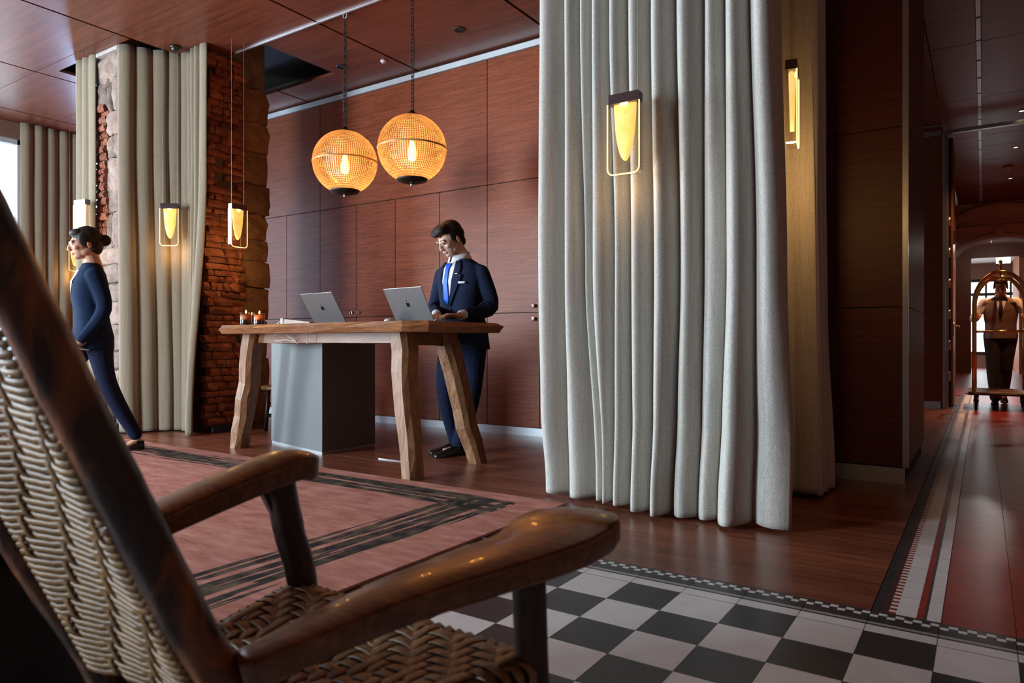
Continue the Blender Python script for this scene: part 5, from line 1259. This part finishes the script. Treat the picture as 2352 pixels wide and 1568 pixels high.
Tb = Torso([(0.90, 0, -0.02, 0.185, 0.130), (1.0, 0, -0.035, 0.178, 0.122), (1.10, 0, -0.05, 0.178, 0.120), (1.20, 0, -0.065, 0.192, 0.126), (1.30, 0, -0.08, 0.205, 0.126), (1.39, 0, -0.085, 0.195, 0.11), (1.44, 0, -0.08, 0.145, 0.085), (1.475, 0, -0.08, 0.08, 0.065)])
Hb = head_parts(R(20), 0, Vector((0, -0.15, 1.60)))
b = head_blob(Hb); b.loft(Tb.rings(0.9))
s1, s2 = Vector((-0.20, -0.08, 1.40)), Vector((0.20, -0.08, 1.40)); e1, e2 = Vector((-0.30, -0.16, 1.19)), Vector((0.30, -0.16, 1.19)); w1, w2_ = Vector((-0.275, -0.27, 1.17)), Vector((0.275, -0.27, 1.17))
limb(b, [s1, e1, w1], [0.048, 0.042, 0.028]); limb(b, [s2, e2, w2_], [0.048, 0.042, 0.028])
hand(b, w1, w1+Vector((0.0, -0.06, 0.02)), (-1, 0, 0.0), (0, 0, 1), 0.75); hand(b, w2_, w2_+Vector((0, -0.06, 0.02)), (1, 0, 0.0), (0, 0, 1), 0.75)
h1, h2 = Vector((-0.09, 0, 0.93)), Vector((0.09, 0, 0.93)); k1, k2 = Vector((-0.085, -0.09, 0.52)), Vector((0.06, 0.04, 0.5)); a1, a2 = Vector((-0.06, -0.12, 0.09)), Vector((0.04, 0.25, 0.14))
limb(b, [h1, k1, a1], [0.08, 0.052, 0.034]); limb(b, [h2, k2, a2], [0.08, 0.052, 0.034])
for a in (a1, a2): b.tube([a+Vector((0, 0.02, -0.045)), a+Vector((0, -0.12, -0.06))], [(0.03, 0.02), (0.026, 0.014)], 10, round_ends=True)
remesh(b, 'body', M_skin2, be, 0.006, 3); face_bits(Hb @ Matrix.Translation((0, 0.005, 0)), be, M_hair)
hr = MB().ell((0, 0.034, 0.052), (0.082, 0.098, 0.085)).ell((0, 0.06, 0.01), (0.077, 0.073, 0.07)).ell((0, -0.05, 0.10), (0.06, 0.045, 0.032))
for s_ in (-1, 1): hr.ell((s_*0.072, 0.0, 0.03), (0.012, 0.042, 0.045))
remesh(hr.xf(Hb), 'hair', M_hair, be, 0.006, 3)
sv = MB(); limb(sv, [s1+Vector((.03, 0, 0)), e1, w1.lerp(e1, .35)], [0.066, 0.056, 0.046]); limb(sv, [s2-Vector((.03, 0, 0)), e2, w2_.lerp(e2, .35)], [0.066, 0.056, 0.046]); sv.loft(Tb.rings(0.96)); remesh(sv, 'shirt', M_shirt, be, 0.007, 3)
vt = MB().loft([[Vector((v.x*0.97, v.y, v.z)) for v in r_] for r_ in Tb.rings(1.05)]); remesh(vt, 'waistcoat', M_vest, be, 0.007, 2)
front_patch('shirt_front', Tb, [(1.19, -0.004, 0.004), (1.30, -0.035, 0.035), (1.41, -0.06, 0.06)], 0.012, M_shirt, be); front_patch('tie', Tb, [(1.19, -0.012, 0.012), (1.30, -0.026, 0.026), (1.385, -0.015, 0.015), (1.42, -0.022, 0.022)], 0.018, M_tie2, be, 6, 0.005)
for s_ in (-1, 1): front_patch('pocket_welt', Tb, [(1.005+0.0, s_*0.06, s_*0.13), (1.02, s_*0.06, s_*0.13)], 0.012, M_iron, be, 4, 0.004)
t_ = MB(); limb(t_, [h1+Vector((0, 0, .02)), k1, a1], [0.112, 0.082, 0.066]); limb(t_, [h2+Vector((0, 0, .02)), k2, a2], [0.112, 0.082, 0.066]); t_.ell((0, -0.005, 0.92), (0.175, 0.128, 0.11)); remesh(t_, 'trousers', M_charc, be, 0.008, 3)
shoe(be, (-0.06, -0.05, 0), (-0.07, -0.31, 0), M_shoe); shoe(be, (0.04, 0.30, 0.06), (0.05, 0.05, 0.0), M_shoe)
collar(be, (0, -0.085), 0.080, 0.068, 1.445, 1.50)
